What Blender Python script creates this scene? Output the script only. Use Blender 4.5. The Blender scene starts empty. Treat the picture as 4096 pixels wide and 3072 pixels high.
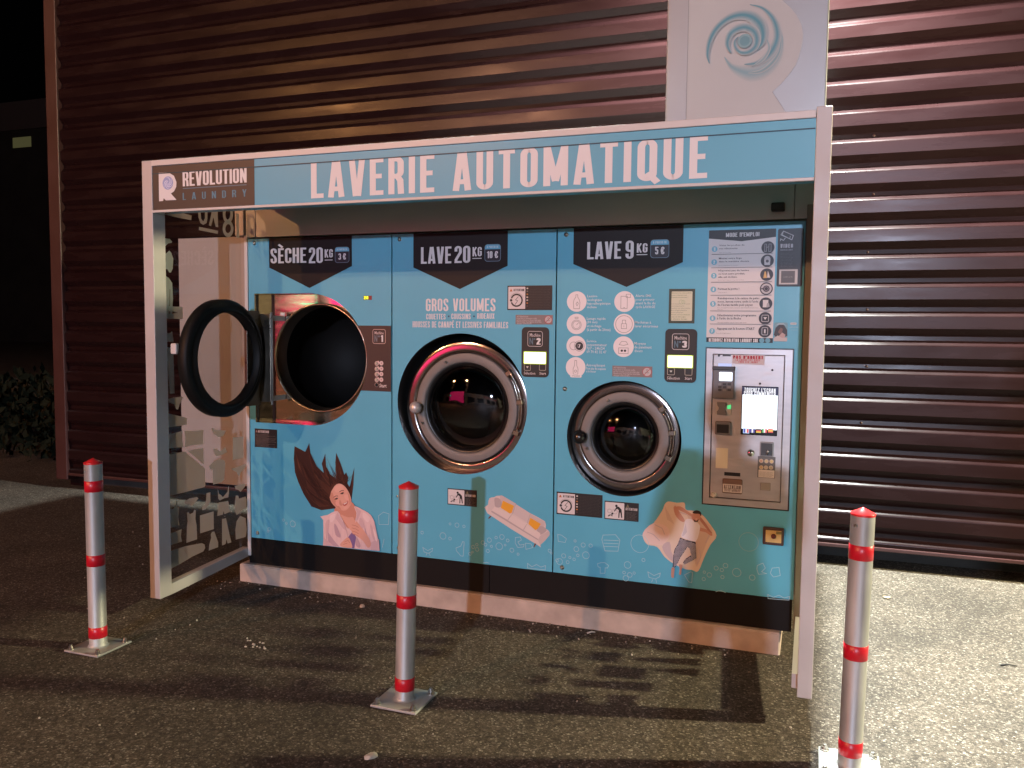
import bpy, bmesh, math, random
from mathutils import Vector, Matrix, Euler
from mathutils.geometry import tessellate_polygon
random.seed(7)
SC = bpy.context.scene
COL = SC.collection
rad = math.radians

# ------------------------------------------------------------------ camera
CAM_POS = Vector((3.2201, -3.328, 1.4288))
CAM_ROT = Euler((rad(86.104), rad(-0.5634), rad(20.1156)), 'XYZ')
FPX = 3300.0                                   # focal length in pixels of a 4096 wide frame
cd = bpy.data.cameras.new("camera")
cam = bpy.data.objects.new("camera", cd)
cam.location = CAM_POS
cam.rotation_euler = CAM_ROT
cd.sensor_width = 36.0
cd.lens = 36.0 * FPX / 4096.0
cd.clip_start = 0.05
cd.clip_end = 400
COL.objects.link(cam)
SC.camera = cam

# ------------------------------------------------------------------ night sky
w = bpy.data.worlds.new("World")
SC.world = w
w.use_nodes = True
nt = w.node_tree
bgn = nt.nodes["Background"]
sky = nt.nodes.new("ShaderNodeTexSky")
sky.sky_type = 'NISHITA'
sky.sun_disc = False
sky.sun_elevation = rad(-4)
sky.sun_rotation = rad(200)
nt.links.new(sky.outputs[0], bgn.inputs[0])
bgn.inputs[1].default_value = 0.02
SC.view_settings.view_transform = 'Standard'
SC.view_settings.look = 'None'
SC.view_settings.exposure = 0.0
SC.view_settings.gamma = 1.0

# ------------------------------------------------------------------ lamps (built inside their fixtures further down)
# name: place, colour, irradiance wanted at the kiosk, reference distance
LAMPS = {
    'A': dict(loc=(4.9, -24.2, 4.6), col=(0.46, 0.51, 0.66), e=1.0, ref=(1.6, 0.7, 1.2)),
    'B': dict(loc=(-6.3, -17.6, 8.5), col=(0.52, 0.24, 0.13), e=1.0, ref=(1.6, 0.7, 1.2)),
    'E': dict(loc=(-11.3, -15.6, 8.3), col=(0.32, 0.14, 0.05), e=1.0, ref=(0.6, 0.7, 1.2)),
    'C': dict(loc=(3.2, 1.78, 4.75), col=(0.93, 1.0, 0.96), e=7.6, ref=(3.5, 0.6, 0.0), aim=(-0.12, -0.12, -1.0), spot=124, blend=0.8),
    'D': dict(loc=(7.6, 1.25, 2.75), col=(1.0, 0.86, 0.52), e=1.75, ref=(2.4, 0.0, 0.0)),
}
def lamp_light(key, parent, radius=0.08):
    L = LAMPS[key]
    d = (Vector(L['loc']) - Vector(L['ref'])).length
    ld = bpy.data.lights.new("lamp_light", 'SPOT' if 'aim' in L else 'POINT')
    m = max(L['col'])
    ld.color = [c / m for c in L['col']]
    ld.energy = L['e'] * m * 4 * math.pi ** 2 * d * d
    ld.shadow_soft_size = radius
    o = bpy.data.objects.new("lamp_light", ld)
    COL.objects.link(o)
    o.parent = parent
    o.location = Vector(L['loc']) - parent.location
    if 'aim' in L:                                  # floodlight with a shade: a wide soft-edged beam
        ld.spot_size = rad(L['spot']); ld.spot_blend = L['blend']
        o.rotation_euler = Vector(L['aim']).to_track_quat('-Z', 'Y').to_euler()
    return o

# ------------------------------------------------------------------ geometry of the place
D = 0.7146          # the recessed machine front stands this far behind the kiosk's fascia
W = 3.2563          # width of the kiosk over its posts
H = 2.25
PX0, PX1 = 0.0902, 3.1661
PZ0, PZ1 = 0.161, 1.931
DV1, DV2 = 1.0362, 1.9782
FB = 1.9866
WALL = 2.40
def gz(y):
    return -0.105

CM = CAM_ROT.to_matrix()
S_ = 1100.0 / 2212.0
REG = dict(A=(500, 400), B=(1500, 400), C=(2500, 400), D=(500, 1150), E=(1500, 1150), F=(2500, 1150),
           G=(500, 1700), H=(1500, 1700), I=(2400, 1700), J=(2500, 0))
def px(r, x, y):
    if r is None:
        return x, y
    a = REG[r]
    return a[0] + x * S_, a[1] + y * S_
def at(u, v, ax, val):
    """point of a real plane (x, y or z = val) measured on the photograph"""
    d = CM @ Vector(((u - 2048) / FPX, -(v - 1536) / FPX, -1.0))
    t = (val - CAM_POS[ax]) / d[ax]
    return CAM_POS + d * t
def Pn(r, x, y, yy=D):
    p = at(*px(r, x, y), 1, yy)
    return p.x, p.z
def ground_at(u, v):
    z = 0.0
    for i in range(30):
        p = at(u, v, 2, z)
        z = .5 * z + .5 * gz(p.y)
    return Vector((p.x, p.y, gz(p.y)))

# ------------------------------------------------------------------ materials
MATS = {}
def pbr(name, col, rough=0.5, metal=0.0, spec=0.5, coat=0.0, emit=None, estr=0.0):
    key = (name, tuple(col), rough, metal, spec, coat, emit, estr)
    if key in MATS:
        return MATS[key]
    m = bpy.data.materials.new(name)
    m.use_nodes = True
    b = m.node_tree.nodes["Principled BSDF"]
    b.inputs["Base Color"].default_value = (*col, 1)
    b.inputs["Roughness"].default_value = rough
    b.inputs["Metallic"].default_value = metal
    b.inputs["Specular IOR Level"].default_value = spec
    b.inputs["Coat Weight"].default_value = coat
    if emit:
        b.inputs["Emission Color"].default_value = (*emit, 1)
        b.inputs["Emission Strength"].default_value = estr
    MATS[key] = m
    return m
def nodes(m):
    return m.node_tree, m.node_tree.nodes["Principled BSDF"]
def add_noise(m, scale, amount, rough_amount=0.0, bump=0.0, stretch=(1, 1, 1), detail=6, dist=0.01):
    """wear: the base colour and roughness vary in object space, with an optional bump"""
    t, b = nodes(m)
    co = t.nodes.new("ShaderNodeTexCoord")
    mp = t.nodes.new("ShaderNodeMapping")
    mp.inputs["Scale"].default_value = stretch
    n = t.nodes.new("ShaderNodeTexNoise")
    n.inputs["Scale"].default_value = scale
    n.inputs["Detail"].default_value = detail
    t.links.new(co.outputs["Object"], mp.inputs[0])
    t.links.new(mp.outputs[0], n.inputs["Vector"])
    base = tuple(b.inputs["Base Color"].default_value)
    mr = t.nodes.new("ShaderNodeMapRange")
    mr.inputs["From Min"].default_value = .25
    mr.inputs["From Max"].default_value = .75
    mr.inputs["To Min"].default_value = 1 - amount
    mr.inputs["To Max"].default_value = 1 + amount
    t.links.new(n.outputs["Fac"], mr.inputs["Value"])
    mx = t.nodes.new("ShaderNodeMix")
    mx.data_type = 'RGBA'
    mx.blend_type = 'MULTIPLY'
    mx.inputs["Factor"].default_value = 1
    mx.inputs["A"].default_value = base
    t.links.new(mr.outputs[0], mx.inputs["B"])
    t.links.new(mx.outputs["Result"], b.inputs["Base Color"])
    if rough_amount:
        r0 = b.inputs["Roughness"].default_value
        m2 = t.nodes.new("ShaderNodeMapRange")
        m2.inputs["From Min"].default_value = .3
        m2.inputs["From Max"].default_value = .7
        m2.inputs["To Min"].default_value = max(0.02, r0 - rough_amount)
        m2.inputs["To Max"].default_value = min(1, r0 + rough_amount)
        t.links.new(n.outputs["Fac"], m2.inputs["Value"])
        t.links.new(m2.outputs[0], b.inputs["Roughness"])
    if bump:
        bp = t.nodes.new("ShaderNodeBump")
        bp.inputs["Strength"].default_value = bump
        bp.inputs["Distance"].default_value = dist
        t.links.new(n.outputs["Fac"], bp.inputs["Height"])
        t.links.new(bp.outputs[0], b.inputs["Normal"])
    return m

def ink(c, rough=0.42):
    return pbr("print_ink", c, rough, spec=0.35)
BLUE = (0.10, 0.415, 0.58)
WHITE = (0.70, 0.685, 0.70)
DARK = (0.022, 0.017, 0.018)
M_blue = add_noise(pbr("blue_vinyl", BLUE, 0.38, spec=0.4), 3.0, 0.05, 0.05)
M_blue2 = add_noise(pbr("blue_fascia_vinyl", (0.095, 0.375, 0.53), 0.40, spec=0.4), 2.0, 0.05, 0.05)
M_white = pbr("white_vinyl", WHITE, 0.42, spec=0.35)
M_dark = pbr("dark_vinyl", (0.014, 0.0115, 0.012), 0.5, spec=0.22)
M_dark2 = pbr("dark_brown_vinyl", (0.055, 0.043, 0.040), 0.42, spec=0.35)
M_alu = add_noise(pbr("painted_aluminium", (0.45, 0.43, 0.425), 0.5, metal=0.1), 6.0, 0.06, 0.08)
M_trim = add_noise(pbr("white_trim", (0.56, 0.535, 0.52), 0.4), 8.0, 0.05, 0.05)
M_black = pbr("black_rubber", (0.008, 0.008, 0.008), 0.35)
M_blackmatt = pbr("black_steel", (0.012, 0.0105, 0.010), 0.55)
M_skirt = add_noise(pbr("black_skirt_steel", (0.0065, 0.005, 0.0045), 0.65, spec=0.2), 3, 0.25, 0.1)
M_void = pbr("dark_void", (0.003, 0.003, 0.003), 0.8)
M_header = add_noise(pbr("grey_header_steel", (0.42, 0.44, 0.42), 0.45, metal=0.2), 2.0, 0.10, 0.1, stretch=(1, 1, 3))
M_wing = add_noise(pbr("cream_steel", (0.33, 0.31, 0.30), 0.5), 4, 0.06, 0.08)
M_steel = add_noise(pbr("stainless_steel", (0.54, 0.47, 0.38), 0.11, metal=1.0), 7, 0.10, 0.05, bump=0.04, stretch=(1, 1, 6))
M_ring = pbr("brushed_door_steel", (0.30, 0.27, 0.26), 0.15, metal=1.0)
M_silver = add_noise(pbr("silver_ring_paint", (0.185, 0.17, 0.16), 0.55, metal=0.1), 20, 0.06, 0.07)
M_chrome = pbr("bright_chrome", (0.7, 0.68, 0.65), 0.12, metal=1.0)
M_galv = add_noise(pbr("galvanised_steel", (0.38, 0.39, 0.385), 0.50, metal=0.45), 9, 0.25, 0.10, bump=0.04, detail=8, stretch=(1, 1, .35))
M_red = add_noise(pbr("red_band_film", (0.50, 0.006, 0.020), 0.35), 20, 0.10)
M_redcap = add_noise(pbr("red_cap_paint", (0.55, 0.02, 0.025), 0.30), 20, 0.10)
M_term = add_noise(pbr("terminal_steel", (0.44, 0.43, 0.44), 0.38, metal=0.55), 9, 0.10, 0.08, stretch=(1, 1, 4))
M_wall = add_noise(pbr("burgundy_cladding", (0.0120, 0.0046, 0.0048), 0.27, spec=0.125), 2.2, 0.16, 0.07, stretch=(1, 1, 6))
M_walltrim = add_noise(pbr("burgundy_flashing", (0.035, 0.0095, 0.009), 0.45), 3, 0.12, 0.06)
M_concrete = add_noise(pbr("concrete", (0.46, 0.37, 0.31), 0.85), 9, 0.22, bump=0.25, detail=10, dist=0.006)
M_plinth = add_noise(pbr("dark_plinth", (0.020, 0.020, 0.018), 0.85), 6, 0.4, bump=0.3)
M_screw = pbr("zinc_screw", (0.45, 0.43, 0.40), 0.3, metal=1.0)
M_screenG = pbr("lit_green_display", (0.02, 0.02, 0.02), 0.3, emit=(0.86, 1.0, 0.42), estr=3.2)
M_screenGe = pbr("lit_display_edge", (0.02, 0.02, 0.02), 0.3, emit=(0.50, 0.62, 0.03), estr=0.75)
M_screenW = pbr("lit_white_screen", (0.02, 0.02, 0.02), 0.3, emit=(0.86, 0.94, 1.0), estr=1.5)
M_screenB = pbr("lit_blue_screen", (0.02, 0.02, 0.02), 0.3, emit=(0.75, 0.85, 1.0), estr=2.0)

def glass_mat(name, tint, refl_rough=0.02, fres=1.45):
    """thin pane: clear straight through, mirror-like by Fresnel"""
    m = bpy.data.materials.new(name)
    m.use_nodes = True
    t = m.node_tree
    t.nodes.clear()
    out = t.nodes.new("ShaderNodeOutputMaterial")
    mix = t.nodes.new("ShaderNodeMixShader")
    tr = t.nodes.new("ShaderNodeBsdfTransparent")
    tr.inputs[0].default_value = (*tint, 1)
    gl = t.nodes.new("ShaderNodeBsdfGlossy")
    gl.inputs["Roughness"].default_value = refl_rough
    geo = t.nodes.new("ShaderNodeNewGeometry")
    dt_ = t.nodes.new("ShaderNodeVectorMath"); dt_.operation = 'DOT_PRODUCT'
    t.links.new(geo.outputs["Incoming"], dt_.inputs[0]); t.links.new(geo.outputs["Normal"], dt_.inputs[1])
    def mth(op, a_, b_=None):
        n_ = t.nodes.new("ShaderNodeMath"); n_.operation = op
        for i_, v_ in enumerate((a_, b_)):
            if v_ is None: continue
            if isinstance(v_, (int, float)): n_.inputs[i_].default_value = v_
            else: t.links.new(v_, n_.inputs[i_])
        return n_.outputs[0]
    f0 = ((fres - 1) / (fres + 1)) ** 2
    c_ = mth('ABSOLUTE', dt_.outputs["Value"])
    p_ = mth('POWER', mth('SUBTRACT', 1.0, c_), 5.0)
    fac = mth('ADD', mth('MULTIPLY', p_, 1 - f0), f0)
    t.links.new(fac, mix.inputs[0])
    t.links.new(tr.outputs[0], mix.inputs[1])
    t.links.new(gl.outputs[0], mix.inputs[2])
    t.links.new(mix.outputs[0], out.inputs[0])
    return m
M_glass = glass_mat("pane_glass", (0.88, 0.90, 0.88))
M_bowl = glass_mat("door_glass", (0.42, 0.42, 0.42), 0.03, 1.6)
M_doorglass = glass_mat("dryer_door_glass", (0.80, 0.80, 0.78), 0.03)

# ------------------------------------------------------------------ mesh helpers
class MB:
    """collects shapes for ONE mesh object"""
    def __init__(s):
        s.v = []; s.f = []; s.m = []; s.sm = []; s.mats = []
    def mi(s, mat):
        if mat not in s.mats:
            s.mats.append(mat)
        return s.mats.index(mat)
    def face(s, idx, mat=None, smooth=False):
        s.f.append(idx); s.m.append(s.mi(mat) if mat else 0); s.sm.append(smooth)
    def box(s, a, b, mat=None, M=None):
        x0, y0, z0 = a; x1, y1, z1 = b
        n = len(s.v)
        P = [(x0, y0, z0), (x1, y0, z0), (x1, y1, z0), (x0, y1, z0), (x0, y0, z1), (x1, y0, z1), (x1, y1, z1), (x0, y1, z1)]
        if M: P = [tuple(M @ Vector(p)) for p in P]
        s.v += P
        for q in ((0, 3, 2, 1), (4, 5, 6, 7), (0, 1, 5, 4), (1, 2, 6, 5), (2, 3, 7, 6), (3, 0, 4, 7)):
            s.face([n + i for i in q], mat)
    def bbox(s, a, b, r, mat=None, M=None, seg=2):
        """box with rounded edges"""
        bm = bmesh.new()
        bmesh.ops.create_cube(bm, size=1)
        c = [(a[i] + b[i]) / 2 for i in range(3)]; d = [b[i] - a[i] for i in range(3)]
        for v in bm.verts:
            v.co = Vector([c[i] + v.co[i] * d[i] for i in range(3)])
        bmesh.ops.bevel(bm, geom=bm.edges[:], offset=r, segments=seg, affect='EDGES', profile=0.5)
        s.bm(bm, mat, M)
    def bm(s, bm, mat=None, M=None, smooth=False):
        n = len(s.v)
        bm.verts.index_update()
        for v in bm.verts:
            s.v.append(tuple(M @ v.co) if M else tuple(v.co))
        for f in bm.faces:
            s.face([n + v.index for v in f.verts], mat, smooth)
        bm.free()
    def lathe(s, prof, M, mat=None, seg=48, smooth=True, close=False):
        """prof: list of (r, h) about the local z axis of matrix M"""
        n = len(s.v)
        k = len(prof)
        for i in range(seg):
            a = 2 * math.pi * i / seg
            for r, h in prof:
                s.v.append(tuple(M @ Vector((r * math.cos(a), r * math.sin(a), h))))
        for i in range(seg):
            j = (i + 1) % seg
            for q in range(k - 1 + (1 if close else 0)):
                q2 = (q + 1) % k
                s.face([n + i * k + q, n + j * k + q, n + j * k + q2, n + i * k + q2], mat, smooth)
    def tube(s, pts, r, mat=None, seg=8):
        n = len(s.v)
        pts = [Vector(p) for p in pts]
        for i, p in enumerate(pts):
            d = (pts[min(i + 1, len(pts) - 1)] - pts[max(i - 1, 0)]).normalized()
            u = d.orthogonal().normalized() if abs(d.z) > .9 else d.cross(Vector((0, 0, 1))).normalized()
            w_ = d.cross(u)
            rr = r[i] if isinstance(r, (list, tuple)) else r
            for k in range(seg):
                a = 2 * math.pi * k / seg
                s.v.append(tuple(p + u * rr * math.cos(a) + w_ * rr * math.sin(a)))
        for i in range(len(pts) - 1):
            for k in range(seg):
                k2 = (k + 1) % seg
                s.face([n + i * seg + k, n + i * seg + k2, n + (i + 1) * seg + k2, n + (i + 1) * seg + k], mat, True)
        s.face([n + k for k in range(seg)][::-1], mat)
        s.face([n + (len(pts) - 1) * seg + k for k in range(seg)], mat)
    def flat(s, loops, y, mat=None, thick=0.0):
        """filled outline(s) in the xz plane at depth y, facing -y; first loop outer, others holes"""
        L = [[Vector((p[0], p[1], 0)) for p in lp] for lp in loops]
        tri = tessellate_polygon(L)
        n = len(s.v)
        allp = [p for lp in L for p in lp]
        s.v += [(p.x, y, p.y) for p in allp]
        for t in tri:
            a, b, c = allp[t[0]], allp[t[1]], allp[t[2]]
            cr = (b.x - a.x) * (c.y - a.y) - (b.y - a.y) * (c.x - a.x)
            if abs(cr) < 1e-12: continue
            s.face([n + i for i in (t if cr > 0 else t[::-1])], mat)
        if thick:
            off = n
            for lp in L:
                m0 = len(s.v)
                k = len(lp)
                s.v += [(p.x, y, p.y) for p in lp] + [(p.x, y + thick, p.y) for p in lp]
                for i in range(k):
                    j = (i + 1) % k
                    s.face([m0 + i, m0 + j, m0 + k + j, m0 + k + i], mat)
    def build(s, name, mat=None, parent=None, loc=None):
        me = bpy.data.meshes.new(name)
        me.from_pydata(s.v, [], s.f)
        mats = s.mats if s.mats else [mat]
        for m in mats:
            me.materials.append(m)
        for p, mi, sm in zip(me.polygons, s.m, s.sm):
            p.material_index = mi
            p.use_smooth = sm
        me.update()
        o = bpy.data.objects.new(name, me)
        COL.objects.link(o)
        if parent:
            o.parent = parent
            o.matrix_parent_inverse = Matrix.Translation(-parent.location) if parent.type == 'EMPTY' else Matrix()
        if loc: o.location = loc
        return o
def tag(o, label, cat, group=None):
    o['label'] = label; o['category'] = cat
    if group: o['group'] = group
    return o
def thing(name, label, cat, loc=(0, 0, 0), group=None):
    o = bpy.data.objects.new(name, None)
    COL.objects.link(o)
    o.location = loc
    o.empty_display_size = .1
    return tag(o, label, cat, group)
def fixn(o):
    bm = bmesh.new(); bm.from_mesh(o.data)
    bmesh.ops.recalc_face_normals(bm, faces=bm.faces[:])
    bm.to_mesh(o.data); bm.free()
    return o
def circ(cx, cz, r, n=40, a0=0, a1=2 * math.pi, full=True):
    k = n if full else n - 1
    return [(cx + r * math.cos(a0 + (a1 - a0) * i / k), cz + r * math.sin(a0 + (a1 - a0) * i / k)) for i in range(n)]
def rrect(x0, z0, x1, z1, r, n=5):
    P = []
    for cx, cz, a in ((x1 - r, z1 - r, 0), (x0 + r, z1 - r, 90), (x0 + r, z0 + r, 180), (x1 - r, z0 + r, 270)):
        for i in range(n + 1):
            t = rad(a + 90 * i / n)
            P.append((cx + r * math.cos(t), cz + r * math.sin(t)))
    return P
AXY = Matrix(((1, 0, 0, 0), (0, 0, -1, 0), (0, 1, 0, 0), (0, 0, 0, 1)))   # local z points to -y (towards the viewer)
def facing(x, y, z):
    return Matrix.Translation((x, y, z)) @ AXY

# ------------------------------------------------------------------ lettering: a condensed sign alphabet drawn with strokes
def arc(cx, cy, rx, ry, a0, a1, n=7):
    return [(cx + rx * math.cos(rad(a0 + (a1 - a0) * i / n)), cy + ry * math.sin(rad(a0 + (a1 - a0) * i / n))) for i in range(n + 1)]
AY = 0.80            # arms are thinner than stems
def glyph(c, t):
    h = t / 2
    hv = h * AY
    w = {'I': t, 'M': .54, 'N': .42, 'W': .6, ' ': .2, '1': .26, 'K': .42, 'A': .43, 'V': .42, 'Q': .40, "'": .1, '-': .2, '.': t, '•': t * 1.5,
         'L': .34, 'T': .37, 'E': .35, 'F': .34, '°': .2, 'Y': .42, ',': t, ':': t}.get(c, .39)
    r = (w - t) / 2
    acc = None
    if c in 'ÉÈ': acc, c, w = c, 'E', .35
    if c == 'Ê': c, w = 'E', .35
    l, R, b, T = h, w - h, hv, 1 - hv
    r = min(r, .2)
    def tl(): return arc(l + r, T - r, r, r, 180, 90)
    def tr(): return arc(R - r, T - r, r, r, 90, 0)
    def br(): return arc(R - r, b + r, r, r, 0, -90)
    def bl(): return arc(l + r, b + r, r, r, -90, -180)
    S = []          # (points, closed)
    if c == 'A': S = [([(h * .92, 0), (w / 2 - t * .20, 1)], 0), ([(w - h * .92, 0), (w / 2 + t * .20, 1)], 0), ([(w * .24, .23), (w * .76, .23)], 0)]
    elif c == 'V': S = [([(h, 1), (w / 2 - t * .2, 0)], 0), ([(w - h, 1), (w / 2 + t * .2, 0)], 0)]
    elif c == 'L': S = [([(l, 1), (l, b), (w, b)], 0)]
    elif c == 'E': S = [([(w, T), (l, T), (l, b), (w, b)], 0), ([(l, .51), (w * .88, .51)], 0)]
    elif c == 'F': S = [([(w, T), (l, T), (l, 0)], 0), ([(l, .5), (w * .88, .5)], 0)]
    elif c == 'I': S = [([(l, 0), (l, 1)], 0)]
    elif c == 'H': S = [([(l, 0), (l, 1)], 0), ([(R, 0), (R, 1)], 0), ([(l, .5), (R, .5)], 0)]
    elif c == 'T': S = [([(0, T), (w, T)], 0), ([(w / 2, T), (w / 2, 0)], 0)]
    elif c in 'O0Q':
        S = [(tl() + tr() + br() + bl(), 1)]
        if c == 'Q': S.append(([(w * .52, .2), (w * 1.04, -.05)], 0))
    elif c == 'D': S = [([(l, b), (l, T)] + tr() + br(), 1)]
    elif c == 'U': S = [([(l, 1)] + bl()[::-1] + br()[::-1] + [(R, 1)], 0)]
    elif c == 'J': S = [([(l, .3)] + bl()[::-1] + br()[::-1] + [(R, 1)], 0)]
    elif c == 'C': S = [([(R, .64)] + tr()[::-1] + tl()[::-1] + bl()[::-1] + br()[::-1] + [(R, .36)], 0)]
    elif c == 'G': S = [([(R, .68)] + tr()[::-1] + tl()[::-1] + bl()[::-1] + br()[::-1] + [(R, .5), (w * .5, .5)], 0)]
    elif c == '€': S = [([(R, .68)] + tr()[::-1] + tl()[::-1] + bl()[::-1] + br()[::-1] + [(R, .32)], 0), ([(-.06, .58), (w * .75, .58)], 0), ([(-.06, .42), (w * .7, .42)], 0)]
    elif c in 'RPB':
        m = .48
        q = min(r, .16)
        bowl = arc(R - q, T - q, q, q, 90, 0) + arc(R - q, m + q, q, q, 0, -90)
        S = [([(l, 0), (l, T)] + bowl + [(l + h * .99, m)], 0)]
        if c == 'R': S.append(([(w * .58, m), (R - .01, m - .12), (R + .01, 0)], 0))
        if c == 'B': S.append(([(l, m)] + arc(R - q, m - q, q, q, 90, 0) + arc(R - q, b + q, q, q, 0, -90) + [(l, b)], 0))
    elif c == 'S': S = [([(R, .70)] + tr()[::-1] + tl()[::-1] + [(l, .70), (w * .35, .55), (w * .65, .45), (R, .30)] + br() + bl() + [(l, .31)], 0)]
    elif c == 'M': S = [([(l, 0), (l, 1)], 0), ([(R, 0), (R, 1)], 0), ([(l, .98), (w / 2, .12)], 0), ([(R, .98), (w / 2, .12)], 0)]
    elif c == 'W': S = [([(h, 1), (w * .27, 0)], 0), ([(w * .27, 0), (w / 2, .8)], 0), ([(w / 2, .8), (w * .73, 0)], 0), ([(w * .73, 0), (w - h, 1)], 0)]
    elif c == 'N': S = [([(l, 0), (l, 1)], 0), ([(R, 0), (R, 1)], 0), ([(l, .97), (R, .03)], 0)]
    elif c == 'K': S = [([(l, 0), (l, 1)], 0), ([(l, .42), (w - h, 1)], 0), ([(w * .38, .55), (w - h, 0)], 0)]
    elif c == 'X': S = [([(h, 0), (w - h, 1)], 0), ([(h, 1), (w - h, 0)], 0)]
    elif c == 'Y': S = [([(h, 1), (w / 2, .42)], 0), ([(w - h, 1), (w / 2, .42)], 0), ([(w / 2, .46), (w / 2, 0)], 0)]
    elif c == 'Z': S = [([(0, T), (R, T), (l, b), (w, b)], 0)]
    elif c == '1': S = [([(w - h, 0), (w - h, 1)], 0), ([(0, .78), (w - h, .9)], 0)]
    elif c == '2': S = [([(l, .68)] + tl() + tr() + [(R, .62), (l + .01, .2), (l, b), (w, b)], 0)]
    elif c == '3': S = [([(l, .72)] + tl() + tr() + [(R, .6), (w * .55, .51)], 0), ([(w * .5, .51), (R, .42)] + br() + bl() + [(l, .28)], 0)]
    elif c == '4': S = [([(w * .75, 0), (w * .75, 1)], 0), ([(w * .75, .98), (h, .25), (w, .25)], 0)]
    elif c == '5': S = [([(w, T), (l, T), (l, .55)], 0), ([(l, .5)] + arc(R - r, .62 - r, r, r, 90, 0) + br() + bl() + [(l, .28)], 0)]
    elif c == '6': S = [([(R, .72)] + tr()[::-1] + tl()[::-1] + bl()[::-1] + br()[::-1] + arc(R - r, .58 - r, r, r, 0, 90) + [(l + h, .58)], 0)]
    elif c == '7': S = [([(0, T), (R, T), (w * .35, 0)], 0)]
    elif c == '8': S = [(arc(w / 2, .74, r, .24 - h + .02, 0, 350, 16), 1), (arc(w / 2, .28, r, .28 - h, 0, 350, 16), 1)]
    elif c == '9': S = [([(l, .28)] + bl()[::-1] + br()[::-1] + tr()[::-1] + tl()[::-1] + arc(l + r, .44 + r, r, r, 180, 270) + [(R - h, .44)], 0)]
    elif c == '°': S = [(arc(.1, .82, .07, .1, 0, 340, 10), 1)]
    elif c == "'": S = [([(.05, .7), (.05, 1)], 0)]
    elif c == '-': S = [([(0, .45), (.2, .45)], 0)]
    elif c in '.,': S = [([(h, 0), (h, t)], 0)]
    elif c == '•': S = [([(0, .45), (t * 1.5, .45)], 0)]
    elif c == '!': S = [([(h, .28), (h, 1)], 0), ([(h, 0), (h, .16)], 0)]
    if acc == 'É': S.append(([(w * .3, 1.06), (w * .75, 1.2)], 0))
    if acc == 'È': S.append(([(w * .80, 1.05), (w * .10, 1.25)], 0))
    return w, S
def ribbon(pts, wid, closed, ay=1.0):
    """quads of a ribbon with mitred joints"""
    n = len(pts)
    L, Rr = [], []
    for i in range(n):
        p = Vector(pts[i])
        a = Vector(pts[i - 1]) if (i > 0 or closed) else None
        b = Vector(pts[(i + 1) % n]) if (i < n - 1 or closed) else None
        d1 = (p - a).normalized() if a is not None and (p - a).length > 1e-9 else None
        d2 = (b - p).normalized() if b is not None and (b - p).length > 1e-9 else None
        d1 = d1 or d2; d2 = d2 or d1
        nn = Vector((-d1.y, d1.x)) + Vector((-d2.y, d2.x))
        if nn.length < 1e-6: nn = Vector((-d1.y, d1.x))
        nn.normalize()
        k = max(.35, nn.dot(Vector((-d1.y, d1.x))))
        ww = (wid[i] if isinstance(wid, (list, tuple)) else wid) / 2 / k
        o_ = Vector((nn.x * ww, nn.y * ww * ay))
        L.append(p + o_); Rr.append(p - o_)
    return L, Rr
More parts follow.
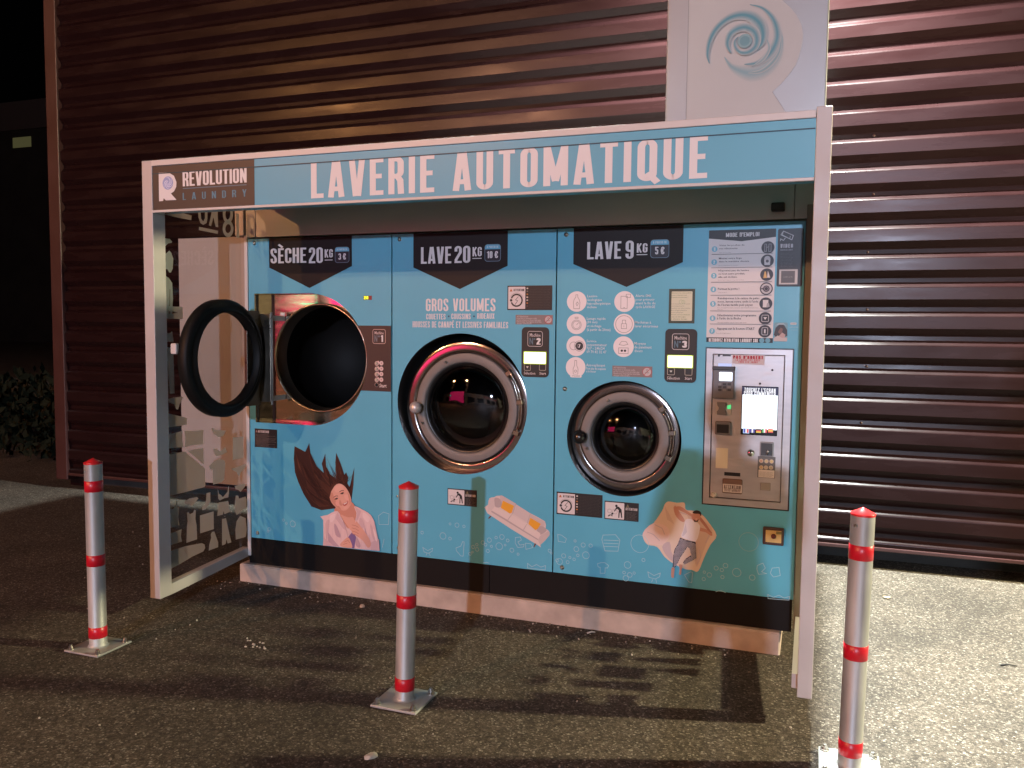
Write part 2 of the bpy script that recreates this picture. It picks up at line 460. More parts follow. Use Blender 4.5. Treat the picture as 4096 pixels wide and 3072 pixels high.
class Print(MB):
    """flat printing on a plane: each new shape lies a hair above the one before"""
    def __init__(s, off=0.0012, plane=None, step=0.00006):
        super().__init__()
        s.off = off; s.step = step
        s.pl = plane or (lambda x, z, o: (x, D - o, z))
        s.rd = lambda r, x, y: Pn(r, x, y)
    def _add(s, loops, mat):
        L = [[Vector((p[0], p[1], 0)) for p in lp] for lp in loops]
        tri = tessellate_polygon(L)
        n = len(s.v)
        allp = [p for lp in L for p in lp]
        s.v += [s.pl(p.x, p.y, s.off) for p in allp]
        for t in tri:
            a, b, c = allp[t[0]], allp[t[1]], allp[t[2]]
            cr = (b.x - a.x) * (c.y - a.y) - (b.y - a.y) * (c.x - a.x)
            if abs(cr) < 1e-13: continue
            s.face([n + i for i in (t if cr > 0 else t[::-1])], mat)
        s.off += s.step
    def P(s, r, pts, col):
        """polygon measured in photograph region r"""
        mat = col if not isinstance(col, tuple) else ink(col)
        s._add([[s.rd(r, *p) for p in pts]], mat)
    def xz(s, loops, col):
        mat = col if not isinstance(col, tuple) else ink(col)
        s._add(loops, mat)
    def line(s, pts, wid, col, closed=False):
        mat = col if not isinstance(col, tuple) else ink(col)
        L, Rr = ribbon(pts, wid, closed)
        n = len(s.v)
        s.v += [s.pl(p.x, p.y, s.off) for p in L] + [s.pl(p.x, p.y, s.off) for p in Rr]
        k = len(pts)
        for i in range(k if closed else k - 1):
            j = (i + 1) % k
            s.face([n + k + i, n + k + j, n + j, n + i], mat)
        s.off += s.step
    def PL(s, r, pts, wid, col, closed=False):
        s.line([s.rd(r, *p) for p in pts], wid, col, closed)
    def text(s, string, x0, z0, x1, z1, col, t=.165, track=.085):
        mat = col if not isinstance(col, tuple) else ink(col)
        tot = 0
        G = []
        for ch in string:
            w_, S = glyph(ch, t)
            G.append((tot, S)); tot += w_ + track
        tot -= track
        sx, sz = (x1 - x0) / tot, (z1 - z0)
        o0 = s.off
        top = o0
        for gx, S in G:
            s.off = o0
            for pts, cl in S:
                L, Rr = ribbon(pts, t, cl, AY)
                n = len(s.v)
                k = len(pts)
                for p in list(L) + list(Rr):
                    s.v.append(s.pl(x0 + (gx + p.x) * sx, z0 + p.y * sz, s.off))
                for i in range(k if cl else k - 1):
                    j = (i + 1) % k
                    s.face([n + k + i, n + k + j, n + j, n + i], mat)
                s.off += s.step * .7
            top = max(top, s.off)
        s.off = top
    def T(s, string, r, bl, tr, col, t=.165, track=.085):
        a = s.rd(r, *bl); b = s.rd(r, *tr)
        s.text(string, a[0], a[1], b[0], b[1], col, t, track)
    def small(s, string, x0, z0, x1, z1, col, bold=0.0):
        """small mixed-case wording with the built-in face, fitted to a box (z0 baseline, z1 cap height)"""
        mat = col if not isinstance(col, tuple) else ink(col)
        cu = bpy.data.curves.new("t", 'FONT')
        cu.body = string
        cu.resolution_u = 1
        cu.offset = bold
        ob = bpy.data.objects.new("t", cu)
        COL.objects.link(ob)
        dg = bpy.context.evaluated_depsgraph_get()
        me = bpy.data.meshes.new_from_object(ob.evaluated_get(dg))
        xs = [v.co.x for v in me.vertices]
        if xs:
            a, b = min(xs), max(xs)
            n = len(s.v)
            kx = (x1 - x0) / max(1e-6, b - a); kz = (z1 - z0) / .72
            s.v += [s.pl(x0 + (v.co.x - a) * kx, z0 + v.co.y * kz, s.off) for v in me.vertices]
            for p in me.polygons:
                s.face([n + i for i in p.vertices], mat)
        bpy.data.objects.remove(ob); bpy.data.curves.remove(cu); bpy.data.meshes.remove(me)
        s.off += s.step
    def ST(s, string, r, bl, tr, col, bold=0.0):
        a = s.rd(r, *bl); b = s.rd(r, *tr)
        s.small(string, a[0], a[1], b[0], b[1], col, bold)
REG2 = dict(K=(600, 820, .22604), L=(600, 1180, .30139), N=(600, 1650, .22604), O=(580, 1900, .31348))
_px = px
def px(r, x, y):
    if r in REG2:
        a = REG2[r]
        return a[0] + x * a[2], a[1] + y * a[2]
    return _px(r, x, y)

# ------------------------------------------------------------------ ground
def ground_material():
    m = bpy.data.materials.new("gravelly_asphalt")
    m.use_nodes = True
    t, b = nodes(m)
    b.inputs["Roughness"].default_value = 0.8
    b.inputs["Specular IOR Level"].default_value = 0.35
    co = t.nodes.new("ShaderNodeTexCoord")
    def vor(scale, rnd=1.0):
        v = t.nodes.new("ShaderNodeTexVoronoi")
        v.inputs["Scale"].default_value = scale
        v.inputs["Randomness"].default_value = rnd
        t.links.new(co.outputs["Object"], v.inputs["Vector"])
        return v
    v1, v2 = vor(140), vor(60)
    def ramp(src, stops):
        r = t.nodes.new("ShaderNodeValToRGB")
        e = r.color_ramp.elements
        while len(e) < len(stops): e.new(.5)
        for q, (p, c) in zip(e, stops):
            q.position = p; q.color = (*c, 1)
        t.links.new(src, r.inputs[0])
        return r
    sep = t.nodes.new("ShaderNodeSeparateColor")
    t.links.new(v1.outputs["Color"], sep.inputs[0])
    r1 = ramp(sep.outputs[0], [(0, (.028, .0215, .016)), (.40, (.062, .050, .038)), (.72, (.108, .088, .068)), (.90, (.19, .166, .135)), (.975, (.40, .37, .31))])
    sep2 = t.nodes.new("ShaderNodeSeparateColor")
    t.links.new(v2.outputs["Color"], sep2.inputs[0])
    r2 = ramp(sep2.outputs[1], [(0, (.028, .021, .016)), (.5, (.060, .047, .035)), (.85, (.092, .074, .057)), (1, (.17, .145, .115))])
    mx = t.nodes.new("ShaderNodeMix"); mx.data_type = 'RGBA'; mx.inputs["Factor"].default_value = .45
    t.links.new(r1.outputs[0], mx.inputs["A"]); t.links.new(r2.outputs[0], mx.inputs["B"])
    # joints between the stones are darker binder
    edge = t.nodes.new("ShaderNodeTexVoronoi"); edge.feature = 'DISTANCE_TO_EDGE'; edge.inputs["Scale"].default_value = 140
    t.links.new(co.outputs["Object"], edge.inputs["Vector"])
    em = t.nodes.new("ShaderNodeMapRange"); em.inputs["From Max"].default_value = .14; em.inputs["To Min"].default_value = .55
    t.links.new(edge.outputs["Distance"], em.inputs["Value"])
    n = t.nodes.new("ShaderNodeTexNoise"); n.inputs["Scale"].default_value = 2.2; n.inputs["Detail"].default_value = 9
    t.links.new(co.outputs["Object"], n.inputs["Vector"])
    nm = t.nodes.new("ShaderNodeMapRange"); nm.inputs["From Min"].default_value = .3; nm.inputs["From Max"].default_value = .7
    nm.inputs["To Min"].default_value = .74; nm.inputs["To Max"].default_value = 1.2
    t.links.new(n.outputs["Fac"], nm.inputs["Value"])
    mu = t.nodes.new("ShaderNodeMath"); mu.operation = 'MULTIPLY'
    t.links.new(em.outputs[0], mu.inputs[0]); t.links.new(nm.outputs[0], mu.inputs[1])
    m2 = t.nodes.new("ShaderNodeMix"); m2.data_type = 'RGBA'; m2.blend_type = 'MULTIPLY'; m2.inputs["Factor"].default_value = 1
    t.links.new(mx.outputs["Result"], m2.inputs["A"]); t.links.new(mu.outputs[0], m2.inputs["B"])
    t.links.new(m2.outputs["Result"], b.inputs["Base Color"])
    n2 = t.nodes.new("ShaderNodeTexNoise"); n2.inputs["Scale"].default_value = .8; n2.inputs["Detail"].default_value = 5; n2.inputs["Distortion"].default_value = 1.2
    t.links.new(co.outputs["Object"], n2.inputs["Vector"])
    sm_ = t.nodes.new("ShaderNodeMapRange"); sm_.inputs["From Min"].default_value = .35; sm_.inputs["From Max"].default_value = .55
    sm_.inputs["To Min"].default_value = .80; sm_.inputs["To Max"].default_value = 1.08
    t.links.new(n2.outputs["Fac"], sm_.inputs["Value"])
    mu2 = t.nodes.new("ShaderNodeMath"); mu2.operation = 'MULTIPLY'
    t.links.new(mu.outputs[0], mu2.inputs[0]); t.links.new(sm_.outputs[0], mu2.inputs[1])
    t.links.new(mu2.outputs[0], m2.inputs["B"])
    bp = t.nodes.new("ShaderNodeBump"); bp.inputs["Strength"].default_value = .75; bp.inputs["Distance"].default_value = .006
    hh = t.nodes.new("ShaderNodeMath"); hh.operation = 'ADD'
    t.links.new(edge.outputs["Distance"], hh.inputs[0]); t.links.new(sep.outputs[2], hh.inputs[1])
    t.links.new(hh.outputs[0], bp.inputs["Height"])
    t.links.new(bp.outputs[0], b.inputs["Normal"])
    return m
M_ground = ground_material()
g = MB()
ys = [-90, -30, -8, -4, -2, -1, -.5, 0, .24, .48, .72, 1, 1.6, 2.2, 3, 6, 20, 120]
xs = [-120, -30, -8, -4, -2, 0, 1, 2, 3, 4, 6, 12, 40, 120]
for y in ys:
    for x in xs:
        g.v.append((x, y, gz(y)))
for j in range(len(ys) - 1):
    for i in range(len(xs) - 1):
        a = j * len(xs) + i
        g.face([a, a + 1, a + 1 + len(xs), a + len(xs)], None, True)
go = g.build('ground', M_ground)
go['kind'] = 'structure'

# ------------------------------------------------------------------ corrugated building behind
bld = thing('warehouse', 'dark burgundy warehouse clad in horizontal corrugated metal behind the laundry kiosk', 'building', (-3.39, WALL, 0))
PITCH = 0.1823
c = MB()
prof = []
z = 0.251 - PITCH
F = WALL
prof.append((F + .002, z - .03))
k = 0
while z < 6.6:
    prof += [(F, z - .006), (F + .0012, z - .0012), (F + .0055, z + .0045), (F + .026, z + .0245), (F + .030, z + .029),
             (F + .032, z + .055), (F + .030, z + .060), (F + .002, z + .100), (F, z + .104)]
    z += PITCH
xs_ = [-3.26, 0.4, 4.9, 9.4, 14.0]
for (xa, xb) in zip(xs_[:-1], xs_[1:]):
    n = len(c.v)
    lap = 0.0012 if xs_.index(xa) % 2 else 0.0
    for x in (xa, xb + .04):
        c.v += [(x, y - lap, zz) for y, zz in prof]
    kk = len(prof)
    for i in range(kk - 1):
        c.face([n + i, n + kk + i, n + kk + i + 1, n + i + 1])
c.build('cladding', M_wall, bld)
c = MB()
c.bbox((-3.39, WALL - .022, -.02), (-3.255, WALL + .12, 6.6), .006)
c.build('corner_flashing', M_walltrim, bld)
c = MB(); c.box((-3.375, WALL + .12, -.1), (-3.2, 14, 6.6)); c.box((-3.2, 13.8, -.1), (14, 14, 6.6)); c.box((-3.39, 2.45, 6.6), (14, 14, 6.7))
c.build('side_wall', M_wall, bld)
c = MB(); c.box((-3.36, 2.66, -.2), (14, 2.9, .16))
c.build('plinth', M_plinth, bld)
c = MB()
c.bbox((-3.255, WALL - .012, .018), (14, WALL + .3, .042), .004)
c.build('drip_flashing', M_walltrim, bld)
for i in range(3, 15):
    for x in (3.52, 0.62, 1.75, 4.9):
        if (i + int(x)) % 2: continue
        zz = .251 + PITCH * i + .040
        sc = MB(); sc.lathe([(0, .006), (.007, .005), (.009, 0)], facing(x + .01 * (i % 3), WALL + .029, zz), seg=10); sc.build('screw', M_walltrim, bld)

# ------------------------------------------------------------------ lamps of the place
def housing_mat():
    return pbr("lamp_housing", (0.10, 0.10, 0.10), 0.5, metal=.6)
M_lens = pbr("lamp_lens", (.8, .8, .8), .3, emit=(1, .95, .85), estr=30)
M_lens_o = pbr("lamp_lens_sodium", (.8, .6, .3), .3, emit=(1, .50, .14), estr=60)
def wall_lamp(key, label):
    p = LAMPS[key]['loc']
    t = thing('wall_lamp', label, 'lamp', (p[0], WALL, p[2] + .12), 'wall floodlights on the warehouse')
    m = MB(); m.bbox((p[0] - .16, p[1] - .10, p[2] + .10), (p[0] + .16, p[1] + .10, p[2] + .20), .015); m.build('lamp_head', housing_mat(), t)
    m = MB(); m.tube([(p[0], p[1] + .09, p[2] + .15), (p[0], WALL - .03, p[2] + .15)], .02); m.build('bracket', housing_mat(), t)
    m = MB(); m.box((p[0] - .13, p[1] - .08, p[2] + .096), (p[0] + .13, p[1] + .08, p[2] + .0995)); m.build('lens', M_lens, t)
    lamp_light(key, t, .09)
wall_lamp('C', 'floodlight on the warehouse wall above the totem sign')
wall_lamp('D', 'floodlight on a long arm along the warehouse wall to the right')
def street_lamp(key, label, lens):
    p = LAMPS[key]['loc']
    t = thing('street_lamp', label, 'street lamp', (p[0], p[1] - 1.4, 0), 'street lamps across the car park')
    m = MB(); m.tube([(p[0], p[1] - 1.4, 0), (p[0], p[1] - 1.4, p[2] + .1)], [.08, .05]); m.build('pole', M_galv, t)
    m = MB(); m.tube([(p[0], p[1] - 1.4, p[2] + .08), (p[0], p[1] - .2, p[2] + .16)], .035); m.build('arm', M_galv, t)
    m = MB(); m.bbox((p[0] - .16, p[1] - .35, p[2] + .10), (p[0] + .16, p[1] + .25, p[2] + .22), .03); m.build('lamp_head', housing_mat(), t)
    m = MB(); m.lathe([(0, -.10), (.06, -.085), (.11, -.03), (.12, 0)], Matrix.Translation((p[0], p[1], p[2] + .0995)), seg=16); m.build('lens', lens, t)
    lamp_light(key, t, .16)
street_lamp('A', 'cool white street lamp straight across the car park', M_lens)
street_lamp('B', 'warm white street lamp across the car park to the left', M_lens)
street_lamp('E', 'orange sodium street lamp far to the left of the car park', M_lens_o)

# ------------------------------------------------------------------ dark surroundings on the left
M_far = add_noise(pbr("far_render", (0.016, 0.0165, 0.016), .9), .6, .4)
h = thing('house', 'distant pale house with one dim yellow window beyond the warehouse corner', 'house', (-26, 48, 0))
a0 = at(0, 400, 1, 46); a1 = at(185, 620, 1, 46)
m = MB(); m.box((a0.x - 4, 46, -1), (a1.x + 6, 54, at(100, 520, 1, 46).z)); m.build('wall', M_far, h)
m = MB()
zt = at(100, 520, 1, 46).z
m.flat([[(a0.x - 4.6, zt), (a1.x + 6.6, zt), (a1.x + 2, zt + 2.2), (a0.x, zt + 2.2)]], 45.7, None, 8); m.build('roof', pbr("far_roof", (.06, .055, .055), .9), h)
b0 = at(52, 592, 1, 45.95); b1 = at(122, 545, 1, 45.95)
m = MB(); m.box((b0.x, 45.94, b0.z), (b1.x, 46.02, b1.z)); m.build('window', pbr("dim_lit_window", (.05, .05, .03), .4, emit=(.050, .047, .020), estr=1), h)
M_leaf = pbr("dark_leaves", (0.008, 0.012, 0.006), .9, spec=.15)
def bush(name, label, cx, cy, z0, rx, rz, n, seed):
    rr = random.Random(seed)
    t = thing(name, label, 'tree', (cx, cy, 0), 'dark trees beyond the warehouse corner')
    m = MB()
    for i in range(n):
        u = rr.gauss(0, .45); v = rr.gauss(0, .45); q = rr.gauss(0, .42)
        p = Vector((cx + rx * u, cy + rx * v, z0 + rz * (1 + q)))
        s = rr.uniform(.12, .35)
        e = Euler((rr.uniform(0, 6), rr.uniform(0, 6), rr.uniform(0, 6))).to_matrix()
        nn = len(m.v)
        m.v += [tuple(p + e @ Vector(k)) for k in ((-s, 0, 0), (0, -s * .5, 0), (s, 0, 0), (0, s * .5, 0))]
        m.face([nn, nn + 1, nn + 2, nn + 3])
    m.build('crown', M_leaf, t)
    m = MB(); m.tube([(cx, cy, -.2), (cx + .1, cy, z0 + rz * .6)], [.16, .07]); m.build('trunk', pbr("dark_bark", (.03, .025, .02), .9), t)
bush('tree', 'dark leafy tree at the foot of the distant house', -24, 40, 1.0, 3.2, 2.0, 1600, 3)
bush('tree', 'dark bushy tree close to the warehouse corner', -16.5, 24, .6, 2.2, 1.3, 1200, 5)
hd = MB(); rr = random.Random(9)
hz = at(120, 1500, 1, 3.6).z
for i in range(7500):
    p = Vector((rr.uniform(-13, -3.72), rr.gauss(3.75, .22), -.1 + (hz + .1) * rr.random() ** .8 * rr.uniform(.85, 1.08)))
    sz = rr.uniform(.03, .085); e = Euler((rr.uniform(0, 6), rr.uniform(0, 6), rr.uniform(0, 6))).to_matrix(); nn = len(hd.v)
    hd.v += [tuple(p + e @ Vector(q)) for q in ((-sz, 0, 0), (0, -sz * .5, 0), (sz, 0, 0), (0, sz * .5, 0))]
    hd.face([nn, nn + 1, nn + 2, nn + 3])
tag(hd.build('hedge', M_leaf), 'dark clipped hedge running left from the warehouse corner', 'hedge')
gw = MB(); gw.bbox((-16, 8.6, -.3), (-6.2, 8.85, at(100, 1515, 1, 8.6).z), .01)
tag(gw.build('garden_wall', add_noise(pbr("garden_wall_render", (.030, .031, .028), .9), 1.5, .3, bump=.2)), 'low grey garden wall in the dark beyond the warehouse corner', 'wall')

# ------------------------------------------------------------------ concrete plinth of the kiosk
c = MB(); c.bbox((.02, D - .03, -.16), (3.115, 2.0, .002), .008, seg=1)
tag(c.build('concrete_plinth', M_concrete), 'stained pale concrete plinth under the laundry kiosk', 'plinth')

# ------------------------------------------------------------------ the kiosk
K = thing('laundry_kiosk', 'blue outdoor laundry kiosk with white frame and three machines', 'kiosk', (W / 2, D, 0))
# machine openings
W2 = dict(cx=1.457, cz=.993, hx=1.450, hz=1.018, hr=.379)
W3 = dict(cx=2.330, cz=.883, hx=2.336, hz=.880, hr=.291)
DR = dict(cx=.535, cz=1.243)
dloop = [(.129, .856), (.5, .856)] + [(.5 + .379 * math.sin(rad(a)), 1.235 - .379 * math.cos(rad(a))) for a in range(5, 180, 5)] + [(.5, 1.614), (.129, 1.614)]
tl_, tr_, br_, bl_ = Pn('F', 648, 484), Pn('F', 1358, 488), Pn('I', 1524, 694), Pn('I', 818, 638)
TX0, TX1 = (tl_[0] + bl_[0]) / 2, (tr_[0] + br_[0]) / 2
TZ0, TZ1 = (bl_[1] + br_[1]) / 2, (tl_[1] + tr_[1]) / 2
g_ = .0035
m = MB(); m.flat([[(PX0, PZ0), (DV1 - g_, PZ0), (DV1 - g_, PZ1), (PX0, PZ1)], dloop[::-1]], D, M_blue, .012); p1 = m.build('front_panel', None, K)
m = MB(); m.flat([[(DV1 + g_, PZ0), (DV2 - g_, PZ0), (DV2 - g_, PZ1), (DV1 + g_, PZ1)], circ(W2['hx'], W2['hz'], W2['hr'], 72)[::-1]], D, M_blue, .012); p2 = m.build('front_panel', None, K)
m = MB(); m.flat([[(DV2 + g_, PZ0), (PX1, PZ0), (PX1, PZ1), (DV2 + g_, PZ1)], circ(W3['hx'], W3['hz'], W3['hr'], 64)[::-1],
                  [(TX0, TZ0), (TX1, TZ0), (TX1, TZ1), (TX0, TZ1)][::-1]], D, M_blue, .012); p3 = m.build('front_panel', None, K)
for pn, spots in ((p1, [('A', 1040, 1152), ('G', 1066, 868)]), (p2, [('B', 197, 1120), ('H', 190, 990)]), (p3, [('B', 1538, 1082), ('E', 1527, 815), ('H', 1505, 1146)])):
    for s_ in spots:
        x, zz = Pn(*s_)
        m = MB(); m.lathe([(0, .007), (.006, .0065), (.009, .003), (.012, 0)], facing(x, D, zz), M_screw, 14); m.build('screw', None, pn)
sx = Pn('H', 918, 1200)[0]
m = MB(); m.box((PX0 - .02, D + .004, .004), (sx - .002, D + .02, PZ0 - .003)); m.build('skirt', M_skirt, K)
m = MB(); m.box((sx + .002, D + .004, .004), (PX1 - .005, D + .02, PZ0 - .003)); m.build('skirt', M_skirt, K)
hx1 = Pn('A', 1058, 1000)[0]
hx2 = Pn('C', 1366, 800)[0]
m = MB(); m.box((PX0 - .005, D - .012, PZ1 + .009), (hx1 - .002, D + .02, 2.23)); m.build('header', M_header, K)
m = MB(); m.box((hx1 + .002, D - .010, PZ1 + .009), (hx2 - .002, D + .02, 2.23)); m.build('header', M_header, K)
m = MB(); m.box((hx2 + .002, D - .012, PZ1 + .009), (W - .06, D + .02, 2.23)); m.build('header', M_header, K)
m = MB(); m.box((.004, .03, 2.232), (W - .004, 2.0, 2.246)); m.build('roof', add_noise(pbr('weathered_roof_sheet', (.20, .19, .18), .7), 4, .3), K)
m = MB()
m.box((.062, D + .05, .0), (.085, 2.0, 2.23)); m.box((PX1 + .01, D + .05, .0), (PX1 + .03, 2.0, 2.23)); m.box((.086, 1.97, 0), (PX1 + .009, 2.0, 2.23))
m.box((.0855, D + .60, .0), (PX1 + .0095, D + .62, 2.2))
m.build('body_shell', M_wing, K)
m = MB(); m.box((-.445, D + .028, .462), (.060, D + .040, PZ1 + .02)); m.build('side_wing', M_wing, K)
m = MB(); m.bbox((.0, D - .004, PZ1 + .022), (.062, D + .05, 2.23), .003); m.build('rear_post', M_trim, K)
m = MB(); m.bbox((.064, D - .004, .05), (PX0 - .004, D + .045, PZ1 + .02), .002); m.build('rear_post', M_trim, K)
m = MB(); m.bbox((PX1 + .004, D - .03, .03), (W - .048, D + .045, 2.0), .002); m.build('rear_post', add_noise(pbr('olive_steel', (.16, .16, .13), .5), 6, .1), K)
m = MB(); m.bbox((0, 0, 0), (.065, .085, H), .003); m.build('post', M_alu, K)
m = MB(); m.bbox((W - .056, 0, 0), (W, .085, H + .012), .003); m.build('post', M_alu, K)
def rail(x0, x1):
    m = MB()
    n = 0
    y0, y1 = .086, D + .01
    m.v += [(x0, y0, .0), (x1, y0, .0), (x1, y1, .042), (x0, y1, .042), (x0, y0, .058), (x1, y0, .058), (x1, y1, .095), (x0, y1, .095)]
    for q in ((0, 3, 2, 1), (4, 5, 6, 7), (0, 1, 5, 4), (1, 2, 6, 5), (2, 3, 7, 6), (3, 0, 4, 7)): m.face(list(q))
    m.build('side_rail', M_alu, K)
rail(.018, .062); rail(W - .078, W - .012)
m = MB(); m.bbox((-.020, .02, .43), (-.001, .06, .56), .004); m.build('cable_cover', M_trim, K)

# side panes with their white clothing print
XG = .044
def pane(x):
    m = MB(); m.v += [(x, .087, .06), (x, D - .006, .09), (x, D - .006, 2.20), (x, .087, 2.20)]; m.face([0, 1, 2, 3]); return m.build('side_pane', M_glass, K)
sg = Print(.0045, lambda y, zz, o: (XG + o, y, zz), .00005)
sg.rd = lambda r, x, y: (lambda p: (p.y, p.z))(at(*px(r, x, y), 0, XG + .004))
SWH = bpy.data.materials.new("white_pane_film")      # white vinyl lets some light through
SWH.use_nodes = True
_t = SWH.node_tree; _b = _t.nodes["Principled BSDF"]; _b.inputs["Base Color"].default_value = (.60, .62, .60, 1); _b.inputs["Roughness"].default_value = .6; _b.inputs["Specular IOR Level"].default_value = .2
_tl = _t.nodes.new("ShaderNodeBsdfTranslucent"); _tl.inputs[0].default_value = (.66, .88, 1.0, 1)
_mx = _t.nodes.new("ShaderNodeMixShader"); _mx.inputs[0].default_value = .78
_t.links.new(_b.outputs[0], _mx.inputs[1]); _t.links.new(_tl.outputs[0], _mx.inputs[2]); _t.links.new(_mx.outputs[0], _t.nodes["Material Output"].inputs[0])
def st(r, *pts): sg.P(r, list(pts), SWH)
st('K', (230, 160), (560, 140), (735, 185), (730, 270), (500, 225))
st('K', (850, 130), (855, 220), (890, 320), (940, 352), (1000, 320), (1015, 240), (1015, 115), (970, 115), (970, 230), (940, 290), (905, 240), (895, 125))
st('K', (1090, 115), (1040, 360), (1080, 375), (1120, 220), (1160, 385), (1205, 395), (1195, 110))
st('K', (865, 385), (1205, 455), (1200, 512), (862, 445))
st('K', (1525, 150), (1570, 155), (1580, 580), (1530, 575))
def ring_px(r, cx, cy, rx, ry, wid, a0=0, a1=360):
    pts = [sg.rd(r, cx + rx * math.cos(rad(a0 + (a1 - a0) * i / 28)), cy + ry * math.sin(rad(a0 + (a1 - a0) * i / 28))) for i in range(28 if a1 - a0 == 360 else 29)]
    sg.line(pts, wid, SWH, a1 - a0 == 360)
ring_px('K', 1380, 418, 72, 115, .023)
ring_px('K', 1376, 160, 66, 135, .023)
st('K', (130, 565), (350, 600), (390, 650), (380, 670), (320, 680), (255, 740), (220, 700), (135, 620))
st('K', (135, 855), (270, 870), (340, 805), (375, 850), (410, 950), (400, 1130), (370, 1195), (340, 1195), (305, 1135), (150, 1105))
st('K', (265, 1245), (330, 1290), (390, 1380), (405, 1659), (390, 1950), (350, 1955), (352, 1500), (345, 1480), (340, 1960), (205, 1960), (200, 1500), (190, 1500), (185, 1955), (150, 1940), (155, 1600), (160, 1340), (200, 1290))
st('L', (120, 140), (430, 160), (435, 320), (122, 312), (125, 248), (280, 250), (370, 235), (280, 215), (122, 210))
st('L', (150, 460), (170, 500), (215, 510), (270, 500), (290, 480), (305, 560), (310, 620), (132, 620), (135, 545))
st('L', (145, 700), (308, 690), (325, 1305), (262, 1310), (232, 860), (222, 1000), (215, 1315), (155, 1312))
st('L', (240, 1380), (310, 1360), (440, 1350), (400, 1430), (370, 1520), (345, 1515), (320, 1450), (250, 1430))
st('N', (215, -10), (650, 95), (655, 215), (215, 280), (215, 150), (300, 130), (215, 110))
st('N', (215, 390), (330, 385), (570, 325), (568, 470), (590, 615), (470, 620), (330, 640), (220, 690), (230, 560))
st('N', (605, 320), (760, 325), (940, 310), (940, 560), (760, 575), (610, 620), (625, 470))
st('N', (660, 675), (940, 625), (950, 920))
st('N', (218, 760), (610, 690), (970, 990), (975, 1290), (960, 1320), (240, 1505), (218, 1490))
st('N', (1080, 270), (1150, 300), (1340, 320), (1290, 420), (1210, 440), (1120, 370))
st('N', (1465, 440), (1645, 430), (1650, 800), (1460, 840))
st('N', (1115, 640), (1170, 640), (1240, 690), (1330, 610), (1355, 700), (1290, 740), (1175, 780), (1140, 740))
st('N', (1040, 950), (1120, 870), (1220, 820), (1310, 840), (1330, 900), (1310, 1190), (1260, 1235), (1115, 1275), (1105, 1000), (1070, 1015))
st('N', (1430, 1000), (1690, 910), (1690, 960), (1600, 1060), (1570, 1140), (1530, 1060))
GARM = (
    [(278, 350), (290, 350), (300, 430), (350, 435), (385, 400), (398, 320), (408, 325), (410, 400), (430, 420), (420, 540), (435, 640), (262, 690), (270, 560), (255, 470), (275, 440)],
    [(500, 340), (560, 300), (660, 280), (680, 300), (610, 370), (600, 400), (575, 400), (550, 370), (505, 365)],
    [(255, 750), (330, 745), (465, 690), (455, 780), (468, 850), (360, 880), (260, 930), (265, 840)],
    [(530, 480), (550, 470), (570, 500), (610, 480), (625, 440), (645, 450), (640, 560), (655, 640), (662, 820), (525, 865), (530, 660), (540, 590)],
    [(697, 515), (873, 462), (875, 690), (700, 745)],
    [(780, 230), (830, 220), (832, 340), (770, 440), (730, 450), (725, 415), (775, 350)],
    [(925, 180), (940, 240), (965, 255), (990, 285), (1050, 210), (1058, 150), (1065, 150), (1068, 230), (1060, 285), (1010, 295), (950, 325), (930, 300)],
    [(935, 350), (1058, 328), (1082, 468), (1010, 500), (1000, 460), (990, 505), (918, 523)],
    [(1155, 260), (1185, 262), (1195, 300), (1280, 275), (1292, 310), (1290, 420), (1225, 445), (1200, 490), (1165, 510), (1138, 440), (1145, 330)],
    [(978, 560), (1030, 550), (1070, 740), (1098, 860), (1050, 875), (1035, 820), (1025, 880), (980, 900)],
    [(1210, 520), (1280, 550), (1295, 700), (1280, 790), (1155, 825), (1148, 700), (1165, 590)],
    [(850, 725), (880, 720), (895, 760), (930, 860), (930, 920), (808, 965), (815, 890), (840, 800), (835, 760)],
    [(1140, 140), (1280, 110), (1270, 150), (1215, 215), (1185, 190), (1150, 180)])
for P_ in GARM: st('O', *P_)
cap = [(240, 1080), (270, 1010), (350, 960), (500, 910), (720, 868), (755, 885), (765, 930), (740, 975), (600, 1040), (450, 1130), (340, 1190), (290, 1205), (250, 1175)]
hol = [(295 + 35 * math.cos(rad(a)), 1095 - 70 * math.sin(rad(a))) for a in range(0, 360, 20)]
sg._add([[sg.rd('O', *p) for p in cap], [sg.rd('O', *p) for p in hol]], SWH)
gl = pane(XG)
pr1 = sg.build('clothing_print', None, gl)
gr = pane(W - .034)
sg = Print(.0045, lambda y, zz, o: (W - .034 + o, y, zz), .00005)
for dz_, ps in ((0, GARM), (.50, GARM[:8] + GARM[9:])):
    sg.rd = lambda r, x, y: (lambda p: (p.y, p.z + dz_))(at(*px(r, x, y), 0, XG + .004))
    for P_ in ps: st('O', *P_)
sg.build('clothing_print', None, gr)
m = MB(); xr_ = W - .034 + .006; m.v += [(xr_, .10, 1.22), (xr_, D - .02, 1.22), (xr_, D - .02, 2.05), (xr_, .10, 2.05)]; m.face([0, 1, 2, 3]); m.build('light_block_film', pbr("opaque_white_film", (.6, .6, .6), .5), gr)  # added opaque sheet, blocks the right-hand floodlight from the kiosk's left side

